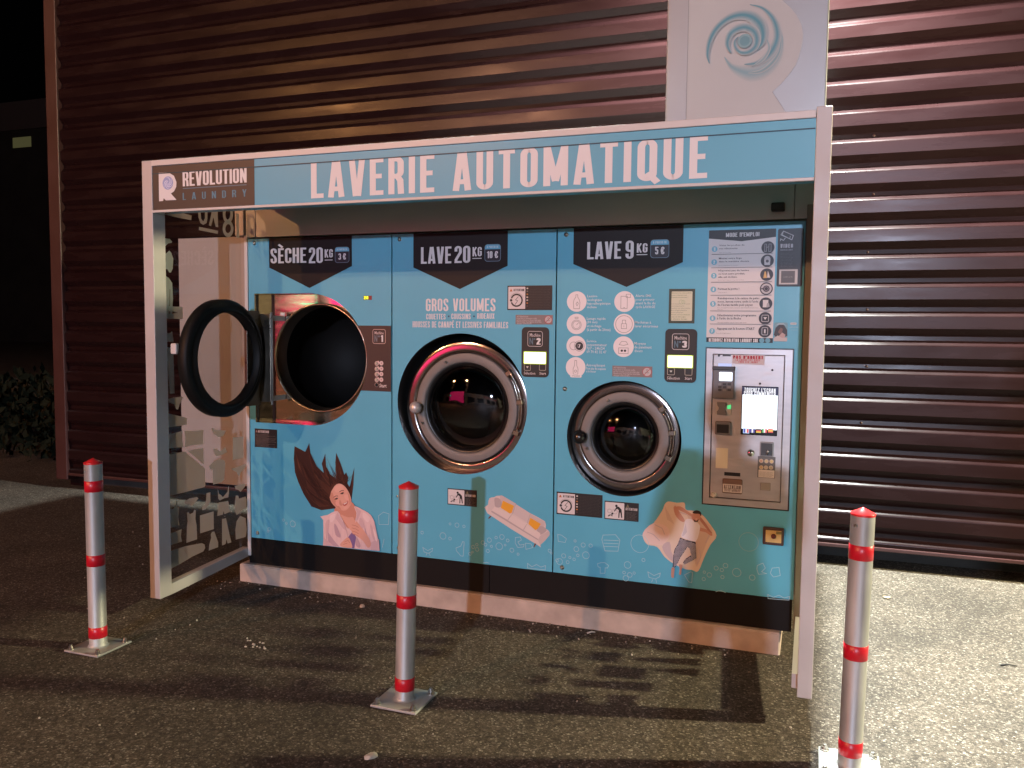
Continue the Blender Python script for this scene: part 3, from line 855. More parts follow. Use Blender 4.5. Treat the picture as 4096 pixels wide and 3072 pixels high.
# fascia
fas = MB(); fas.box((.066, .004, FB + .016), (W - .057, .14, H - .030), M_blue2); FA = fas.build('fascia', None, K)
m = MB(); m.bbox((.066, -.004, H - .029), (W - .057, .15, H - .001), .002); m.build('top_trim', M_trim, FA)
m = MB(); m.bbox((.066, -.004, FB + .003), (W - .057, .012, FB + .0155), .002); m.build('bottom_trim', M_trim, FA)
fp = Print(.0, lambda x, zz, o: (x, .003 - o, zz), .0001)
fp.rd = lambda r, x, y: (lambda p: (p.x, p.z))(at(*px(r, x, y), 1, .003))
fx = fp.rd('A', 1041, 660)[0]
zf0, zf1 = FB + .0165, H - .0305
fp.xz([[(.067, zf0), (fx, zf0), (fx, zf1), (.067, zf1)]], M_dark2)
zc = (fp.rd('A', 1040, 540)[1] + fp.rd('C', 1300, 240)[1]) / 2
fp.T("LAVERIE AUTOMATIQUE", 'A', (1497, 790), None or (2, 2), M_white) if False else None
a_, b_ = fp.rd('A', 1497, 790), fp.rd('C', 668, 300)
fp.text("LAVERIE AUTOMATIQUE", a_[0], (a_[1] + fp.rd('C', 520, 636)[1]) / 2, b_[0], zc + .002, M_white, .155, .125)
fp.T("REVOLUTION", 'A', (465, 695), (978, 542), M_white, .15, .06)
la, lb = fp.rd('A', 465, 712), fp.rd('A', 978, 682)
zm = (la[1] + lb[1]) / 2
fp.xz([[(la[0], zm - .0025), (lb[0], zm - .0025), (lb[0], zm + .0025), (la[0], zm + .0025)]], (.10, .16, .22))
a2, b2 = fp.rd('A', 465, 798), fp.rd('A', 978, 704)
fp.text("LAUNDRY", a2[0], a2[1] - .004, b2[0], b2[1] - .008, (.08, .22, .32), .13, .62)
fp.P('A', [(272, 586), (350, 583), (395, 610), (415, 660), (413, 700), (395, 735), (370, 752), (415, 803), (330, 808), (312, 790), (308, 812), (275, 815)], M_white)
c0 = fp.rd('A', 346, 668)
fp.xz([circ(c0[0], c0[1], .033, 24)], (.30, .36, .62))
for i in range(5):
    a0 = 70 + i * 60
    fp.line([(c0[0] + (.004 + .0055 * k) * math.cos(rad(a0 + 32 * k)), c0[1] + (.004 + .0055 * k) * math.sin(rad(a0 + 32 * k))) for k in range(6)], [.002, .004, .005, .0045, .003, .001], (.62, .66, .82))
fp.xz([[(.067, zc - .0028), (W - .058, zc - .0028), (W - .058, zc + .0018), (.067, zc + .0018)]], (.012, .05, .075))
fp.build('lettering', None, FA)
# small camera box under the hood
q0, q1 = Pn('C', 1178, 905), Pn('C', 1290, 832)
m = MB(); m.bbox((q0[0], D - .05, q0[1]), (q1[0], D - .011, q1[1]), .006); m.build('surveillance_camera', M_blackmatt, K)
# ------------------------------------------------------------------ price banners printed on the panels
def banner(panel, pts, word, wbl, wtr, num, nbl, ntr, kbl, ktr, und, box, price, pbl, ptr):
    b = Print(.0010)
    P = [Pn(*p) for p in pts]
    top = PZ1 - .0005
    xl, xr = (P[0][0] + P[1][0]) / 2, (P[3][0] + P[4][0]) / 2
    zs = (P[1][1] + P[3][1]) / 2
    b.xz([[(xl, top), (xl, zs), P[2], (xr, zs), (xr, top)]], M_dark)
    for s_, q0, q1, tk in ((word, wbl, wtr, .07), (num, nbl, ntr, .07), ('KG', kbl, ktr, .07)):
        b.text(s_, Pn(*q0)[0], Pn(*q0)[1], Pn(*q1)[0], Pn(*q1)[1], M_white, .150, tk)
    u0, u1 = Pn(*und[0]), Pn(*und[1])
    zz = (u0[1] + u1[1]) / 2
    b.xz([[(u0[0], zz - .002), (u1[0], zz - .002), (u1[0], zz + .002), (u0[0], zz + .002)]], M_white)
    c0, c1 = Pn(*box[0]), Pn(*box[1])
    b.xz([rrect(c0[0], c0[1], c1[0], c1[1], .016)], (.16, .25, .33))
    b.xz([rrect(c0[0] + .0025, c0[1] + .0025, c1[0] - .0025, c1[1] - .0025, .014)], (.020, .022, .032))
    hz = c1[1] - (c1[1] - c0[1]) * .29
    b.xz([[(c0[0] + .0025, hz), (c1[0] - .0025, hz)] + [p for p in rrect(c0[0] + .0025, c0[1] + .0025, c1[0] - .0025, c1[1] - .0025, .014) if p[1] > hz + .001]], (.12, .40, .58))
    b.text("A PARTIR DE", c0[0] + .012, hz + .006, c1[0] - .012, c1[1] - .008, (.52, .66, .72), .15, .08)
    b.text(price, Pn(*pbl)[0], Pn(*pbl)[1], Pn(*ptr)[0], Pn(*ptr)[1], M_white, .17, .07)
    b.build('price_banner', None, panel)
banner(p1, [('A', 1160, 1095), ('A', 1160, 1345), ('A', 1485, 1512), ('A', 1825, 1340), ('A', 1826, 1085)],
       "SÈCHE", ('A', 1172, 1315), ('A', 1458, 1187), "20", ('A', 1480, 1313), ('A', 1592, 1184), ('A', 1607, 1268), ('A', 1672, 1200),
       [('A', 1607, 1288), ('A', 1670, 1286)], [('A', 1690, 1310), ('A', 1805, 1180)], "3 €", ('A', 1718, 1285), ('A', 1778, 1233))
banner(p2, [('B', 305, 1090), ('B', 313, 1355), ('B', 683, 1521), ('B', 1069, 1325), ('B', 1068, 1060)],
       "LAVE", ('B', 370, 1318), ('B', 615, 1178), "20", ('B', 640, 1312), ('B', 768, 1172), ('B', 785, 1258), ('B', 860, 1182),
       [('B', 785, 1275), ('B', 858, 1273)], [('B', 882, 1300), ('B', 1013, 1158)], "10 €", ('B', 903, 1273), ('B', 990, 1215))
banner(p3, [('B', 1597, 1050), ('B', 1597, 1322), ('C', 12, 1504), ('C', 467, 1302), ('C', 472, 1005)],
       "LAVE", ('B', 1706, 1282), ('B', 1982, 1136), "9", ('B', 2015, 1278), ('B', 2083, 1130), ('C', 95, 1228), ('C', 182, 1152),
       [('C', 94, 1245), ('C', 180, 1243)], [('C', 203, 1272), ('C', 358, 1120)], "5 €", ('C', 242, 1242), ('C', 318, 1180))

# ------------------------------------------------------------------ wording and line drawings printed on the panels
LB = (.42, .60, .68)       # pale blue line drawing
t = Print(.0010)
def ptext(pr, s_, bl, tr, col=M_white, th=.165, tk=.085, zfix=None):
    a, b = Pn(*bl), Pn(*tr)
    pr.text(s_, a[0], a[1], b[0], b[1], col, th, tk)
ptext(t, "GROS VOLUMES", ('E', 410, 190), ('E', 970, 88), M_white, .145, .09)
ptext(t, "COUETTES", ('E', 413, 256), ('E', 568, 212), M_white, .145, .09)
ptext(t, "COUSSINS", ('E', 615, 254), ('E', 770, 210), M_white, .145, .09)
ptext(t, "RIDEAUX", ('E', 822, 251), ('E', 962, 208), M_white, .145, .09)
for x in (594, 797):
    cx, cz = Pn('E', x, 232)
    t.xz([circ(cx, cz, .005, 12)], (.03, .06, .12))
ptext(t, "HOUSSES DE CANAPÉ ET LESSIVES FAMILIALES", ('E', 304, 320), ('E', 1072, 277), M_white, .145, .09)
t.build('printed_wording', None, p2); t = Print(.0010)
def bubbles(pr, spots):
    for r, x, y, q in spots:
        cx, cz = Pn(r, x, y)
        pr.line(circ(cx, cz, q, 18), .0022, LB, True)
def draw(pr, r, pts, closed=False, wdt=.0024):
    pr.PL(r, pts, wdt, LB, closed)
bubbles(t, [('H', 547, 892, .018), ('H', 604, 913, .008), ('H', 660, 805, .012), ('H', 716, 815, .007), ('H', 380, 865, .008), ('H', 790, 980, .009), ('H', 820, 962, .007), ('H', 822, 1000, .010),
            ('H', 765, 1036, .008), ('H', 785, 1022, .005), ('H', 868, 945, .010), ('H', 890, 962, .008), ('H', 920, 925, .012), ('H', 908, 1012, .009), ('H', 975, 905, .007),
            ('H', 1022, 900, .013), ('H', 1000, 975, .019), ('H', 1068, 928, .008), ('H', 1048, 965, .005), ('H', 1102, 1006, .011), ('H', 1152, 1038, .006), ('H', 938, 975, .006), ('H', 605, 795, .006)])
t.build('printed_bubbles', None, p2); t = Print(.0010)
draw(t, 'H', [(385, 985), (425, 1010), (465, 990), (460, 1015), (430, 1032), (395, 1020)], True)
draw(t, 'H', [(418, 1030), (412, 1050)]); draw(t, 'H', [(438, 1030), (444, 1052)])
draw(t, 'H', [(705, 938), (718, 940), (710, 1055), (690, 1052), (655, 1010), (652, 988), (690, 975)], True)
draw(t, 'H', [(1130, 905), (1170, 900), (1178, 925), (1150, 940), (1165, 965), (1200, 960), (1195, 980), (1150, 985), (1128, 950)], True)
draw(t, 'H', [(1210, 950), (1255, 955), (1270, 985), (1215, 1000)], True)
draw(t, 'H', [(1228, 1112), (1228, 1150), (1370, 1165), (1372, 1130), (1335, 1142), (1300, 1122), (1262, 1140)], True)
draw(t, 'H', [(870, 1108), (900, 1104), (920, 1112)])
t.build('printed_drawings', None, p2)
t = Print(.0010)
bubbles(t, [('G', 1350, 795, .018), ('G', 1162, 838, .010), ('G', 1150, 855, .006), ('G', 1275, 765, .007), ('G', 1300, 790, .006)])
draw(t, 'G', [(2040, 730), (2080, 700), (2125, 715), (2120, 800), (2045, 800)], True)
draw(t, 'G', [(2085, 915), (2070, 985)])
t.build('printed_drawings', None, p1)
t = Print(.0010)
bubbles(t, [('H', 1518, 1052, .011), ('H', 1485, 1098, .016), ('H', 1465, 1088, .008), ('H', 1550, 1103, .008), ('H', 1568, 1065, .006), ('H', 1602, 1080, .007), ('H', 1632, 1048, .007),
            ('H', 1620, 998, .013), ('H', 1675, 965, .011), ('H', 1697, 1047, .018), ('H', 1610, 932, .006), ('H', 1735, 970, .009), ('H', 2032, 1125, .017), ('H', 2004, 1186, .007), ('H', 2050, 1205, .012),
            ('H', 2018, 1232, .014), ('H', 2085, 1190, .006), ('H', 1405, 1010, .008), ('H', 1420, 1030, .005), ('H', 2160, 1085, .008),
            ('I', 1100, 1185, .020), ('I', 985, 1222, .008), ('I', 1010, 1130, .011), ('I', 935, 1150, .010), ('I', 980, 1165, .008), ('I', 880, 1205, .011), ('I', 835, 1238, .008), ('I', 1225, 1226, .013), ('I', 840, 1182, .006)])
t.build('printed_bubbles', None, p3); t = Print(.0010)
draw(t, 'H', [(1470, 880), (1500, 885), (1540, 915), (1530, 945), (1475, 935)], True)
draw(t, 'H', [(1835, 885), (1935, 882), (1970, 925), (1955, 1015), (1850, 1012), (1825, 920)], True)
for q in range(3): draw(t, 'H', [(1840 + q, 925 + 25 * q), (1960 - q, 930 + 25 * q)])
draw(t, 'H', [(1790, 1115), (1818, 1107), (1850, 1107), (1880, 1130), (1870, 1150), (1852, 1148), (1850, 1192), (1812, 1192), (1812, 1145), (1795, 1140)], True)
cx, cz = Pn('H', 2130, 955); t.line(circ(cx, cz, .045, 24), .002, LB, True)
cx, cz = Pn('I', 1195, 940); t.line(circ(cx, cz, .045, 24), .002, (.28, .48, .54), True)
draw(t, 'I', [(385, 1180), (435, 1210), (485, 1190), (480, 1220), (445, 1238), (395, 1225)], True)
draw(t, 'I', [(425, 1240), (415, 1265)]); draw(t, 'I', [(450, 1240), (455, 1270)])
draw(t, 'I', [(730, 1180), (745, 1185), (738, 1268), (715, 1262), (680, 1205)], True)
draw(t, 'I', [(1265, 1130), (1310, 1110), (1330, 1150), (1300, 1180), (1340, 1195), (1275, 1200), (1262, 1160)], True)
draw(t, 'I', [(1385, 1150), (1440, 1145), (1450, 1210), (1395, 1222), (1370, 1190)], True)
draw(t, 'I', [(1350, 1362), (1352, 1395), (1520, 1408), (1528, 1378), (1480, 1390), (1440, 1368), (1395, 1385)], True)
draw(t, 'I', [(930, 1340), (970, 1330), (1012, 1348)])
# round white pictograms with their wording
t.build('printed_drawings', None, p3)
t = None
def picto(x, y, r='E', q=.0515):
    global t
    if t: t.build('pictogram', None, p3)
    t = Print(.0010)
    cx, cz = Pn(r, x, y)
    t.xz([circ(cx, cz, q, 32)], (.80, .74, .76))
    return cx, cz
GR = (.30, .28, .29)
def sh(cx, cz, pts, closed=True, wd=.0024): t.line([(cx + a * .001, cz + b * .001) for a, b in pts], wd, GR, closed)
sh_ = sh
i_ = picto(1623, 113); sh(*i_, [(-15, -36), (15, -36), (17, -5), (12, 12), (5, 22), (5, 34), (-5, 34), (-5, 22), (-14, 10), (-17, -5)]); sh(*i_, [(2, -22), (9, -10), (3, -2), (-4, -12)])
i_ = picto(2007, 113); sh(*i_, [(-18, -34), (14, -34), (14, 26), (-18, 26)]); sh(*i_, [(8, 20), (30, 20), (30, 36), (8, 36)]); sh(*i_, [(-5, -30), (3, -30)], False)
i_ = picto(1621, 293); sh(*i_, circ(0, -5, 25, 24)); sh(*i_, circ(0, -5, 19, 20)); sh(*i_, [(-8, 28), (8, 28), (8, 34), (-8, 34)]); sh(*i_, [(0, -5), (11, 6)], False)
i_ = picto(2003, 295); sh(*i_, circ(0, 0, 42, 30)); sh(*i_, [(-13, -22), (13, -22), (13, 2), (-13, 2)]); sh(*i_, [(-8, 2), (-8, 20), (8, 20), (8, 2)], False); sh(*i_, [(0, -14), (0, -6)], False)
cx, cz = picto(1619, 470); t.xz([circ(cx + .016, cz, .021, 22)], (.03, .03, .035)); sh(cx, cz, circ(-14, 0, 20, 20)); sh(cx, cz, circ(16, 0, 26, 22)); t.text("7", cx + .010, cz - .009, cx + .022, cz + .009, M_white)
cx, cz = picto(1999, 476); sh(cx, cz, [(-22, 10), (-10, 26), (12, 26), (22, 12), (0, 6)]); sh(cx, cz, [(-24, -34), (24, -34), (24, -6), (-24, -6)]); t.xz([circ(cx - .008, cz - .020, .006, 12)], (.03, .03, .03)); t.xz([circ(cx + .008, cz - .020, .006, 12)], (.03, .03, .03))
cx, cz = picto(1614, 641); sh(cx, cz, [(-12, -36), (12, -36), (13, -8), (6, 8), (5, 34), (-5, 34), (-6, 8), (-13, -8)]); sh(cx, cz, circ(0, -20, 6, 10))
u0, u1 = Pn('E', 1570, 722), Pn('E', 1662, 700)
t.xz([rrect(u0[0], u0[1], u1[0], u1[1], .006)], (.80, .76, .78)); t.small("OPTION PAYANTE", u0[0] + .008, u0[1] + .004, u1[0] - .008, u1[1] - .005, (.05, .05, .05), .01)
t.build('pictogram', None, p3)
t = Print(.0010)
PALE = (.62, .70, .74)
def para(r, x, rows, h, col=PALE, bold=.012):
    for (s_, y, x1) in rows:
        a, b = Pn(r, x, y), Pn(r, x1, y - h)
        t.small(s_, a[0], a[1], b[0], b[1] if b[1] > a[1] else a[1] + .012, col, bold)
para('E', 1708, [("Lessive", 78, 1790), ("écologique", 108, 1826), ("hypoallergénique", 137, 1896), ("incluse", 166, 1784)], 20)
para('E', 1704, [("Lavage rapide", 259, 1856), ("(30 mn)", 287, 1790), ("et séchage", 318, 1822), ("(à partir de 20mn)", 348, 1896)], 20)
para('E', 1702, [("Service", 440, 1782), ("consommateur", 470, 1866), ("7j/7 - 24h/24", 498, 1848), ("09 70 82 32 47", 527, 1862)], 20)
para('E', 1699, [("Assouplissant", 633, 1852), ("Pour plus de souplesse", 660, 1858), ("et de douceur", 682, 1778)], 18)
para('F', 85, [("Alerte SMS", 76, 212), ("pour prévenir", 106, 240), ("avant la fin du", 135, 245), ("cycle LAVAGE", 165, 243)], 21)
para('F', 80, [("Machines à", 290, 212), ("laver sécurisées", 320, 266)], 21)
para('F', 76, [("Moyens", 460, 168), ("de paiement", 489, 215), ("divers", 519, 142)], 21)
t.build('printed_wording', None, p3)

# ------------------------------------------------------------------ printed pictures on the panels
def smooth(pts, n=4):
    """closed outline rounded with a Catmull-Rom curve"""
    k = len(pts); out = []
    for i in range(k):
        p0, p1, p2, p3_ = [Vector(pts[(i + j) % k]) for j in (-1, 0, 1, 2)]
        for q in range(n):
            s_ = q / n
            out.append(tuple(.5 * ((2 * p1) + (-p0 + p2) * s_ + (2 * p0 - 5 * p1 + 4 * p2 - p3_) * s_ ** 2 + (-p0 + 3 * p1 - 3 * p2 + p3_) * s_ ** 3)))
    return out
wp = Print(.0012)
HR, HR2, HR3 = (.045, .014, .010), (.075, .025, .016), (.12, .045, .028)
SK, SK2, SK3 = (.70, .36, .28), (.58, .26, .19), (.42, .16, .11)
SHT, SHT2, SHT3 = (.74, .52, .52), (.62, .42, .44), (.50, .33, .38)
wp.P('G', [(1365, 1265 - 1095), (1450, 215), (1483, 145), (1492, 225), (1540, 330), (1600, 385), (1583, 310), (1612, 230), (1618, 330), (1650, 395), (1700, 430), (1692, 300), (1700, 222), (1740, 320), (1765, 400),
           (1780, 380), (1795, 420), (1790, 470), (1808, 500), (1830, 400), (1846, 340), (1838, 480), (1825, 590), (1800, 640), (1740, 670), (1680, 672), (1580, 685), (1500, 655), (1440, 560), (1395, 460), (1368, 380), (1358, 270)], HR)
for P_ in ([(1368, 200), (1400, 300), (1440, 420), (1400, 360)], [(1470, 190), (1500, 300), (1560, 400), (1500, 340)], [(1420, 300), (1480, 450), (1560, 580), (1470, 500)], [(1600, 300), (1625, 400), (1680, 470), (1615, 410)],
           [(1700, 260), (1735, 400), (1770, 480), (1720, 420)], [(1500, 560), (1600, 640), (1660, 650), (1560, 660)], [(1550, 420), (1650, 500), (1640, 560), (1560, 480)], [(1832, 430), (1842, 390), (1830, 520), (1815, 560)]):
    wp.P('G', P_, HR2)
for P_ in ([(1385, 260), (1405, 330), (1425, 380), (1400, 340)], [(1520, 380), (1580, 450), (1600, 500), (1545, 430)], [(1440, 480), (1500, 580), (1520, 600), (1460, 530)], [(1715, 290), (1740, 390), (1735, 400)]):
    wp.P('G', P_, HR3)
rh = random.Random(5)
for i in range(70):
    x0, y0 = rh.uniform(1560, 1690), rh.uniform(500, 660)
    tip = rh.choice([(1372, 200), (1480, 160), (1440, 280), (1395, 330), (1600, 330), (1616, 240), (1700, 240), (1740, 330), (1788, 390), (1840, 380), (1410, 420)])
    k_ = rh.uniform(.55, .97); mxp = ((x0 + tip[0]) / 2 - 30 + rh.uniform(-12, 12), (y0 + tip[1]) / 2 + 50 + rh.uniform(-12, 12))
    if tip[0] > 1560: x0, y0, mxp = x0 + 90, y0 - 70, ((x0 + 90 + tip[0]) / 2 + 12, (y0 + tip[1]) / 2 - 10)
    P_ = [((1 - q_) ** 2 * x0 + 2 * q_ * (1 - q_) * mxp[0] + q_ * q_ * tip[0], (1 - q_) ** 2 * y0 + 2 * q_ * (1 - q_) * mxp[1] + q_ * q_ * tip[1]) for q_ in [k_ * j / 8 for j in range(9)]]
    wp.PL('G', P_, [.0015, .0022, .0026, .0028, .0026, .0022, .0018, .0012, .0006], rh.choice([HR2, HR3, (.030, .009, .007), (.09, .032, .02), (.055, .018, .012)]))
wp.P('G', smooth([(1700, 660), (1690, 700), (1730, 760), (1800, 830), (1850, 780), (1865, 690), (1830, 620), (1760, 620)]), SK2)          # neck
wp.P('G', smooth([(1648, 560), (1660, 520), (1690, 485), (1730, 470), (1770, 490), (1805, 540), (1825, 600), (1815, 650), (1780, 685), (1735, 680), (1690, 650), (1660, 610)]), SK)     # face
wp.P('G', smooth([(1650, 570), (1665, 610), (1700, 655), (1745, 682), (1720, 640), (1690, 590), (1672, 540)]), SK2)
for P_, c_ in (([(1690, 500), (1735, 482), (1765, 500), (1740, 530), (1700, 540)], (.74, .40, .32)), ([(1768, 560), (1800, 560), (1812, 600), (1795, 605), (1775, 590)], (.76, .40, .33)),
               ([(1700, 615), (1730, 608), (1738, 635), (1720, 650), (1702, 640)], (.73, .36, .29)), ([(1765, 655), (1795, 645), (1790, 668), (1768, 672)], (.74, .40, .32)), ([(1795, 540), (1812, 570), (1822, 620), (1812, 640), (1806, 600)], (.60, .28, .21))):
    wp.P('G', smooth(P_, 3), c_)
wp.P('G', smooth([(1735, 600), (1752, 640), (1748, 648), (1732, 640), (1728, 620)], 3), SK2)          # nose
wp.P('G', smooth([(1755, 632), (1785, 620), (1797, 605), (1798, 625), (1780, 648), (1765, 648)], 3), (.45, .10, .09))
wp.P('G', [(1760, 632), (1785, 622), (1795, 612), (1790, 626), (1770, 638)], (.80, .72, .68))
for x, y in ((1705, 592), (1752, 548)):
    wp.P('G', smooth([(x - 16, y + 4), (x, y - 8), (x + 14, y - 6), (x + 4, y + 6)], 3), (.06, .03, .03))
    wp.PL('G', [(x - 22, y - 12), (x - 2, y - 24), (x + 14, y - 22)], .003, HR)
wp.P('G', [(1648, 590), (1640, 520), (1680, 470), (1730, 455), (1690, 490), (1665, 530)], HR2)
wp.P('G', smooth([(1600, 760), (1640, 720), (1715, 690), (1760, 770), (1800, 830), (1850, 800), (1870, 700), (1850, 650), (1900, 670), (1980, 720), (2020, 800), (2040, 900), (2052, 960)], 3)[:-9] +
     [(2052, 970), (2050, 1010), (1840, 990), (1600, 965), (1602, 880)], SHT)                                # shirt
for k_ in range(13):
    x = 1615 + k_ * 33
    wp.PL('G', [(x, 790 + (k_ % 4) * 6), (x - 6, 880), (x - 2, 962 + k_ * 3)], .0016, SHT2)
wp.P('G', [(1715, 690), (1740, 740), (1790, 850), (1760, 830), (1700, 750)], SHT2)
wp.P('G', [(1850, 650), (1905, 690), (1880, 760), (1858, 770), (1870, 700)], SHT2)
wp.P('G', [(1640, 860), (1690, 930), (1730, 975), (1670, 968), (1640, 930)], SHT3)
wp.P('G', [(1930, 800), (1960, 900), (1985, 960), (1940, 900)], SHT3)
wp.P('G', smooth([(1735, 720), (1790, 800), (1830, 850), (1850, 790), (1842, 740), (1800, 740)]), SK)              # chest
wp.P('G', [(1800, 900), (1840, 850), (1865, 900), (1850, 990), (1800, 980)], (.20, .13, .30))
wp.P('G', smooth([(1825, 790), (1850, 760), (1895, 800), (1930, 850), (1970, 910), (1985, 960), (1960, 985), (1920, 930), (1870, 890), (1830, 860)]), SK)      # hand and forearm
for y in (800, 825, 850, 872):
    wp.PL('G', [(1830, y), (1862, y + 8), (1885, y + 22)], .0022, SK3)
wp.P('G', smooth([(1735, 960), (1760, 930), (1800, 900), (1825, 940), (1830, 985), (1760, 978)]), SK)
wp.PL('G', [(1770, 940), (1800, 925), (1815, 945)], .002, SK3); wp.PL('G', [(1760, 958), (1795, 948)], .002, SK3)
wp.P('G', [(1985, 940), (2048, 915), (2054, 1008), (1985, 1003)], SHT2)
for P_ in ([(1620, 790), (1650, 760), (1640, 850), (1625, 930)], [(1690, 790), (1720, 830), (1740, 900), (1700, 880)], [(1900, 740), (1930, 790), (1920, 830), (1890, 790)], [(1980, 790), (2010, 860), (2015, 930), (1990, 880)], [(1870, 900), (1900, 960), (1890, 985), (1862, 960)]):
    wp.P('G', smooth(P_, 3), SHT3 if P_[0][0] % 20 else SHT2)
for P_ in ([(1655, 730), (1700, 712), (1690, 760), (1660, 780)], [(1925, 700), (1975, 740), (1960, 780), (1920, 740)], [(2000, 830), (2025, 870), (2035, 930), (2020, 920)]):
    wp.P('G', smooth(P_, 3), (.80, .60, .60))
wp.PL('G', [(1762, 770), (1790, 850), (1800, 900)], .003, SHT3); wp.PL('G', [(1715, 692), (1760, 775)], .003, (.82, .64, .64)); wp.PL('G', [(1852, 655), (1872, 705), (1862, 780)], .003, (.82, .64, .64))
wp.P('G', [(1604, 900), (1650, 940), (1690, 972), (1600, 966)], SHT2)
wp.build('printed_woman', None, p1)

so = Print(.0012)
CR, CR2, CR3, YL = (.66, .55, .52), (.56, .46, .45), (.45, .37, .37), (.78, .36, .03)
so.P('H', smooth([(920, 590), (960, 580), (1010, 568), (1130, 635), (1250, 710), (1368, 775), (1372, 830), (1392, 845), (1405, 885), (1330, 965), (1300, 960), (905, 710), (910, 640)], 2), CR)
so.P('H', [(925, 730), (938, 735), (918, 755), (910, 750)], (.16, .05, .03)); so.P('H', [(1285, 950), (1298, 956), (1282, 984), (1276, 980)], (.16, .05, .03))
so.P('H', [(1005, 568), (1020, 565), (1135, 632), (1110, 715), (1010, 660)], CR2); so.P('H', [(1140, 640), (1250, 710), (1225, 785), (1115, 715)], (.60, .50, .49)); so.P('H', [(1255, 715), (1370, 780), (1360, 830), (1300, 840), (1230, 790)], CR2)
so.P('H', smooth([(962, 590), (1000, 590), (1020, 625), (1010, 660), (968, 655)], 3), CR3); so.P('H', smooth([(1310, 820), (1350, 815), (1382, 845), (1340, 880), (1300, 870)], 3), CR3)
so.P('H', [(1030, 608), (1120, 650), (1100, 705), (1085, 712), (1012, 665)], YL); so.P('H', [(1250, 745), (1335, 795), (1310, 835), (1290, 845), (1235, 795)], YL)
so.P('H', [(945, 665), (960, 655), (1100, 720), (1085, 745), (1065, 760), (940, 685)], (.70, .58, .55)); so.P('H', [(1080, 740), (1100, 722), (1225, 795), (1205, 830), (1190, 838), (1075, 765)], (.70, .58, .55))
so.P('H', [(1205, 835), (1222, 800), (1330, 870), (1328, 900), (1310, 915), (1200, 845)], (.70, .58, .55))
so.P('H', [(940, 688), (1066, 763), (1190, 842), (1315, 918), (1308, 925), (935, 698)], CR3)
for a, b in (((1135, 632), (1108, 718)), ((1252, 712), (1225, 790)), ((1100, 720), (1070, 762)), ((1222, 798), (1195, 842))): so.PL('H', [a, b], .003, CR3)
so.P('H', [(1330, 890), (1400, 850), (1405, 885), (1330, 965), (1312, 925)], CR2)
so.P('H', [(920, 590), (960, 585), (965, 655), (940, 685), (908, 700), (910, 640)], (.62, .52, .50))
so.build('printed_sofa', None, p2)

mp = Print(.0012)
BED, BED2, BED3 = (.68, .55, .45), (.60, .46, .38), (.52, .42, .44)
mp.P('I', smooth([(550, 615), (620, 625), (680, 625), (690, 680), (750, 690), (820, 720), (880, 790), (938, 888), (890, 960), (840, 1060), (790, 1175), (740, 1165), (690, 1160), (600, 1120), (520, 1060), (460, 980),
                  (380, 960), (345, 900), (355, 860), (430, 790), (500, 690), (520, 640)], 3), BED)
mp.P('I', smooth([(345, 870), (430, 790), (540, 820), (560, 900), (500, 965), (440, 960), (380, 950)], 3), (.72, .56, .52)); mp.P('I', smooth([(500, 980), (560, 940), (580, 1050), (640, 1110), (560, 1080)], 3), BED3)
mp.P('I', smooth([(700, 720), (850, 780), (905, 850), (860, 940), (780, 1140), (760, 1000), (780, 880)], 3), BED2); mp.P('I', [(520, 650), (560, 720), (600, 800), (540, 760)], BED2)
for P_ in ([(440, 800), (500, 830), (520, 880)], [(380, 860), (430, 880), (480, 930)], [(540, 960), (570, 1020), (600, 1070)], [(860, 830), (880, 880), (850, 950)], [(800, 1000), (810, 1060), (780, 1120)], [(600, 640), (640, 700), (700, 720)]):
    mp.PL('I', P_, .004, BED3)
SKm, SKm2 = (.52, .27, .20), (.42, .20, .15)
mp.P('I', smooth([(592, 662), (612, 655), (640, 700), (680, 760), (672, 780), (640, 765), (605, 720)], 3), SKm)                 # arms
mp.P('I', smooth([(600, 660), (650, 655), (700, 690), (750, 725), (745, 740), (690, 710), (630, 680)], 3), SKm)
mp.P('I', smooth([(788, 822), (830, 830), (870, 845), (905, 880), (890, 890), (850, 862), (800, 850)], 3), SKm); mp.P('I', smooth([(810, 740), (850, 790), (890, 850), (905, 870), (880, 860), (830, 800), (800, 760)], 3), SKm2)
mp.P('I', smooth([(690, 760), (745, 760), (790, 790), (805, 830), (770, 940), (700, 920), (655, 895), (672, 840)], 3), (.74, .70, .74))   # shirt
mp.P('I', [(690, 790), (700, 860), (670, 895), (660, 890)], (.58, .54, .60))
mp.P('I', smooth([(735, 735), (760, 700), (800, 710), (808, 740), (790, 770), (755, 775)], 3), SKm)                            # head
mp.P('I', smooth([(745, 700), (775, 684), (812, 700), (812, 735), (800, 715), (760, 712)], 3), (.03, .018, .016))
mp.P('I', [(750, 755), (775, 772), (798, 755), (785, 780), (760, 780)], (.06, .03, .025)); mp.P('I', [(762, 755), (785, 750), (778, 762)], (.65, .5, .45))
NV = (.030, .028, .055)
leg1 = [(645, 905), (720, 935), (700, 985), (650, 1060), (605, 1145), (585, 1140), (590, 1050), (600, 1000), (625, 960)]
leg2 = [(700, 925), (770, 940), (775, 1070), (745, 1090), (680, 1122), (668, 1105), (690, 1075), (735, 1045), (720, 990), (695, 975)]
for L_ in (leg1, leg2): mp.P('I', L_, NV)
def inside(p, poly):
    r_ = False; j = len(poly) - 1
    for i in range(len(poly)):
        if (poly[i][1] > p[1]) != (poly[j][1] > p[1]) and p[0] < (poly[j][0] - poly[i][0]) * (p[1] - poly[i][1]) / (poly[j][1] - poly[i][1]) + poly[i][0]: r_ = not r_
        j = i
    return r_
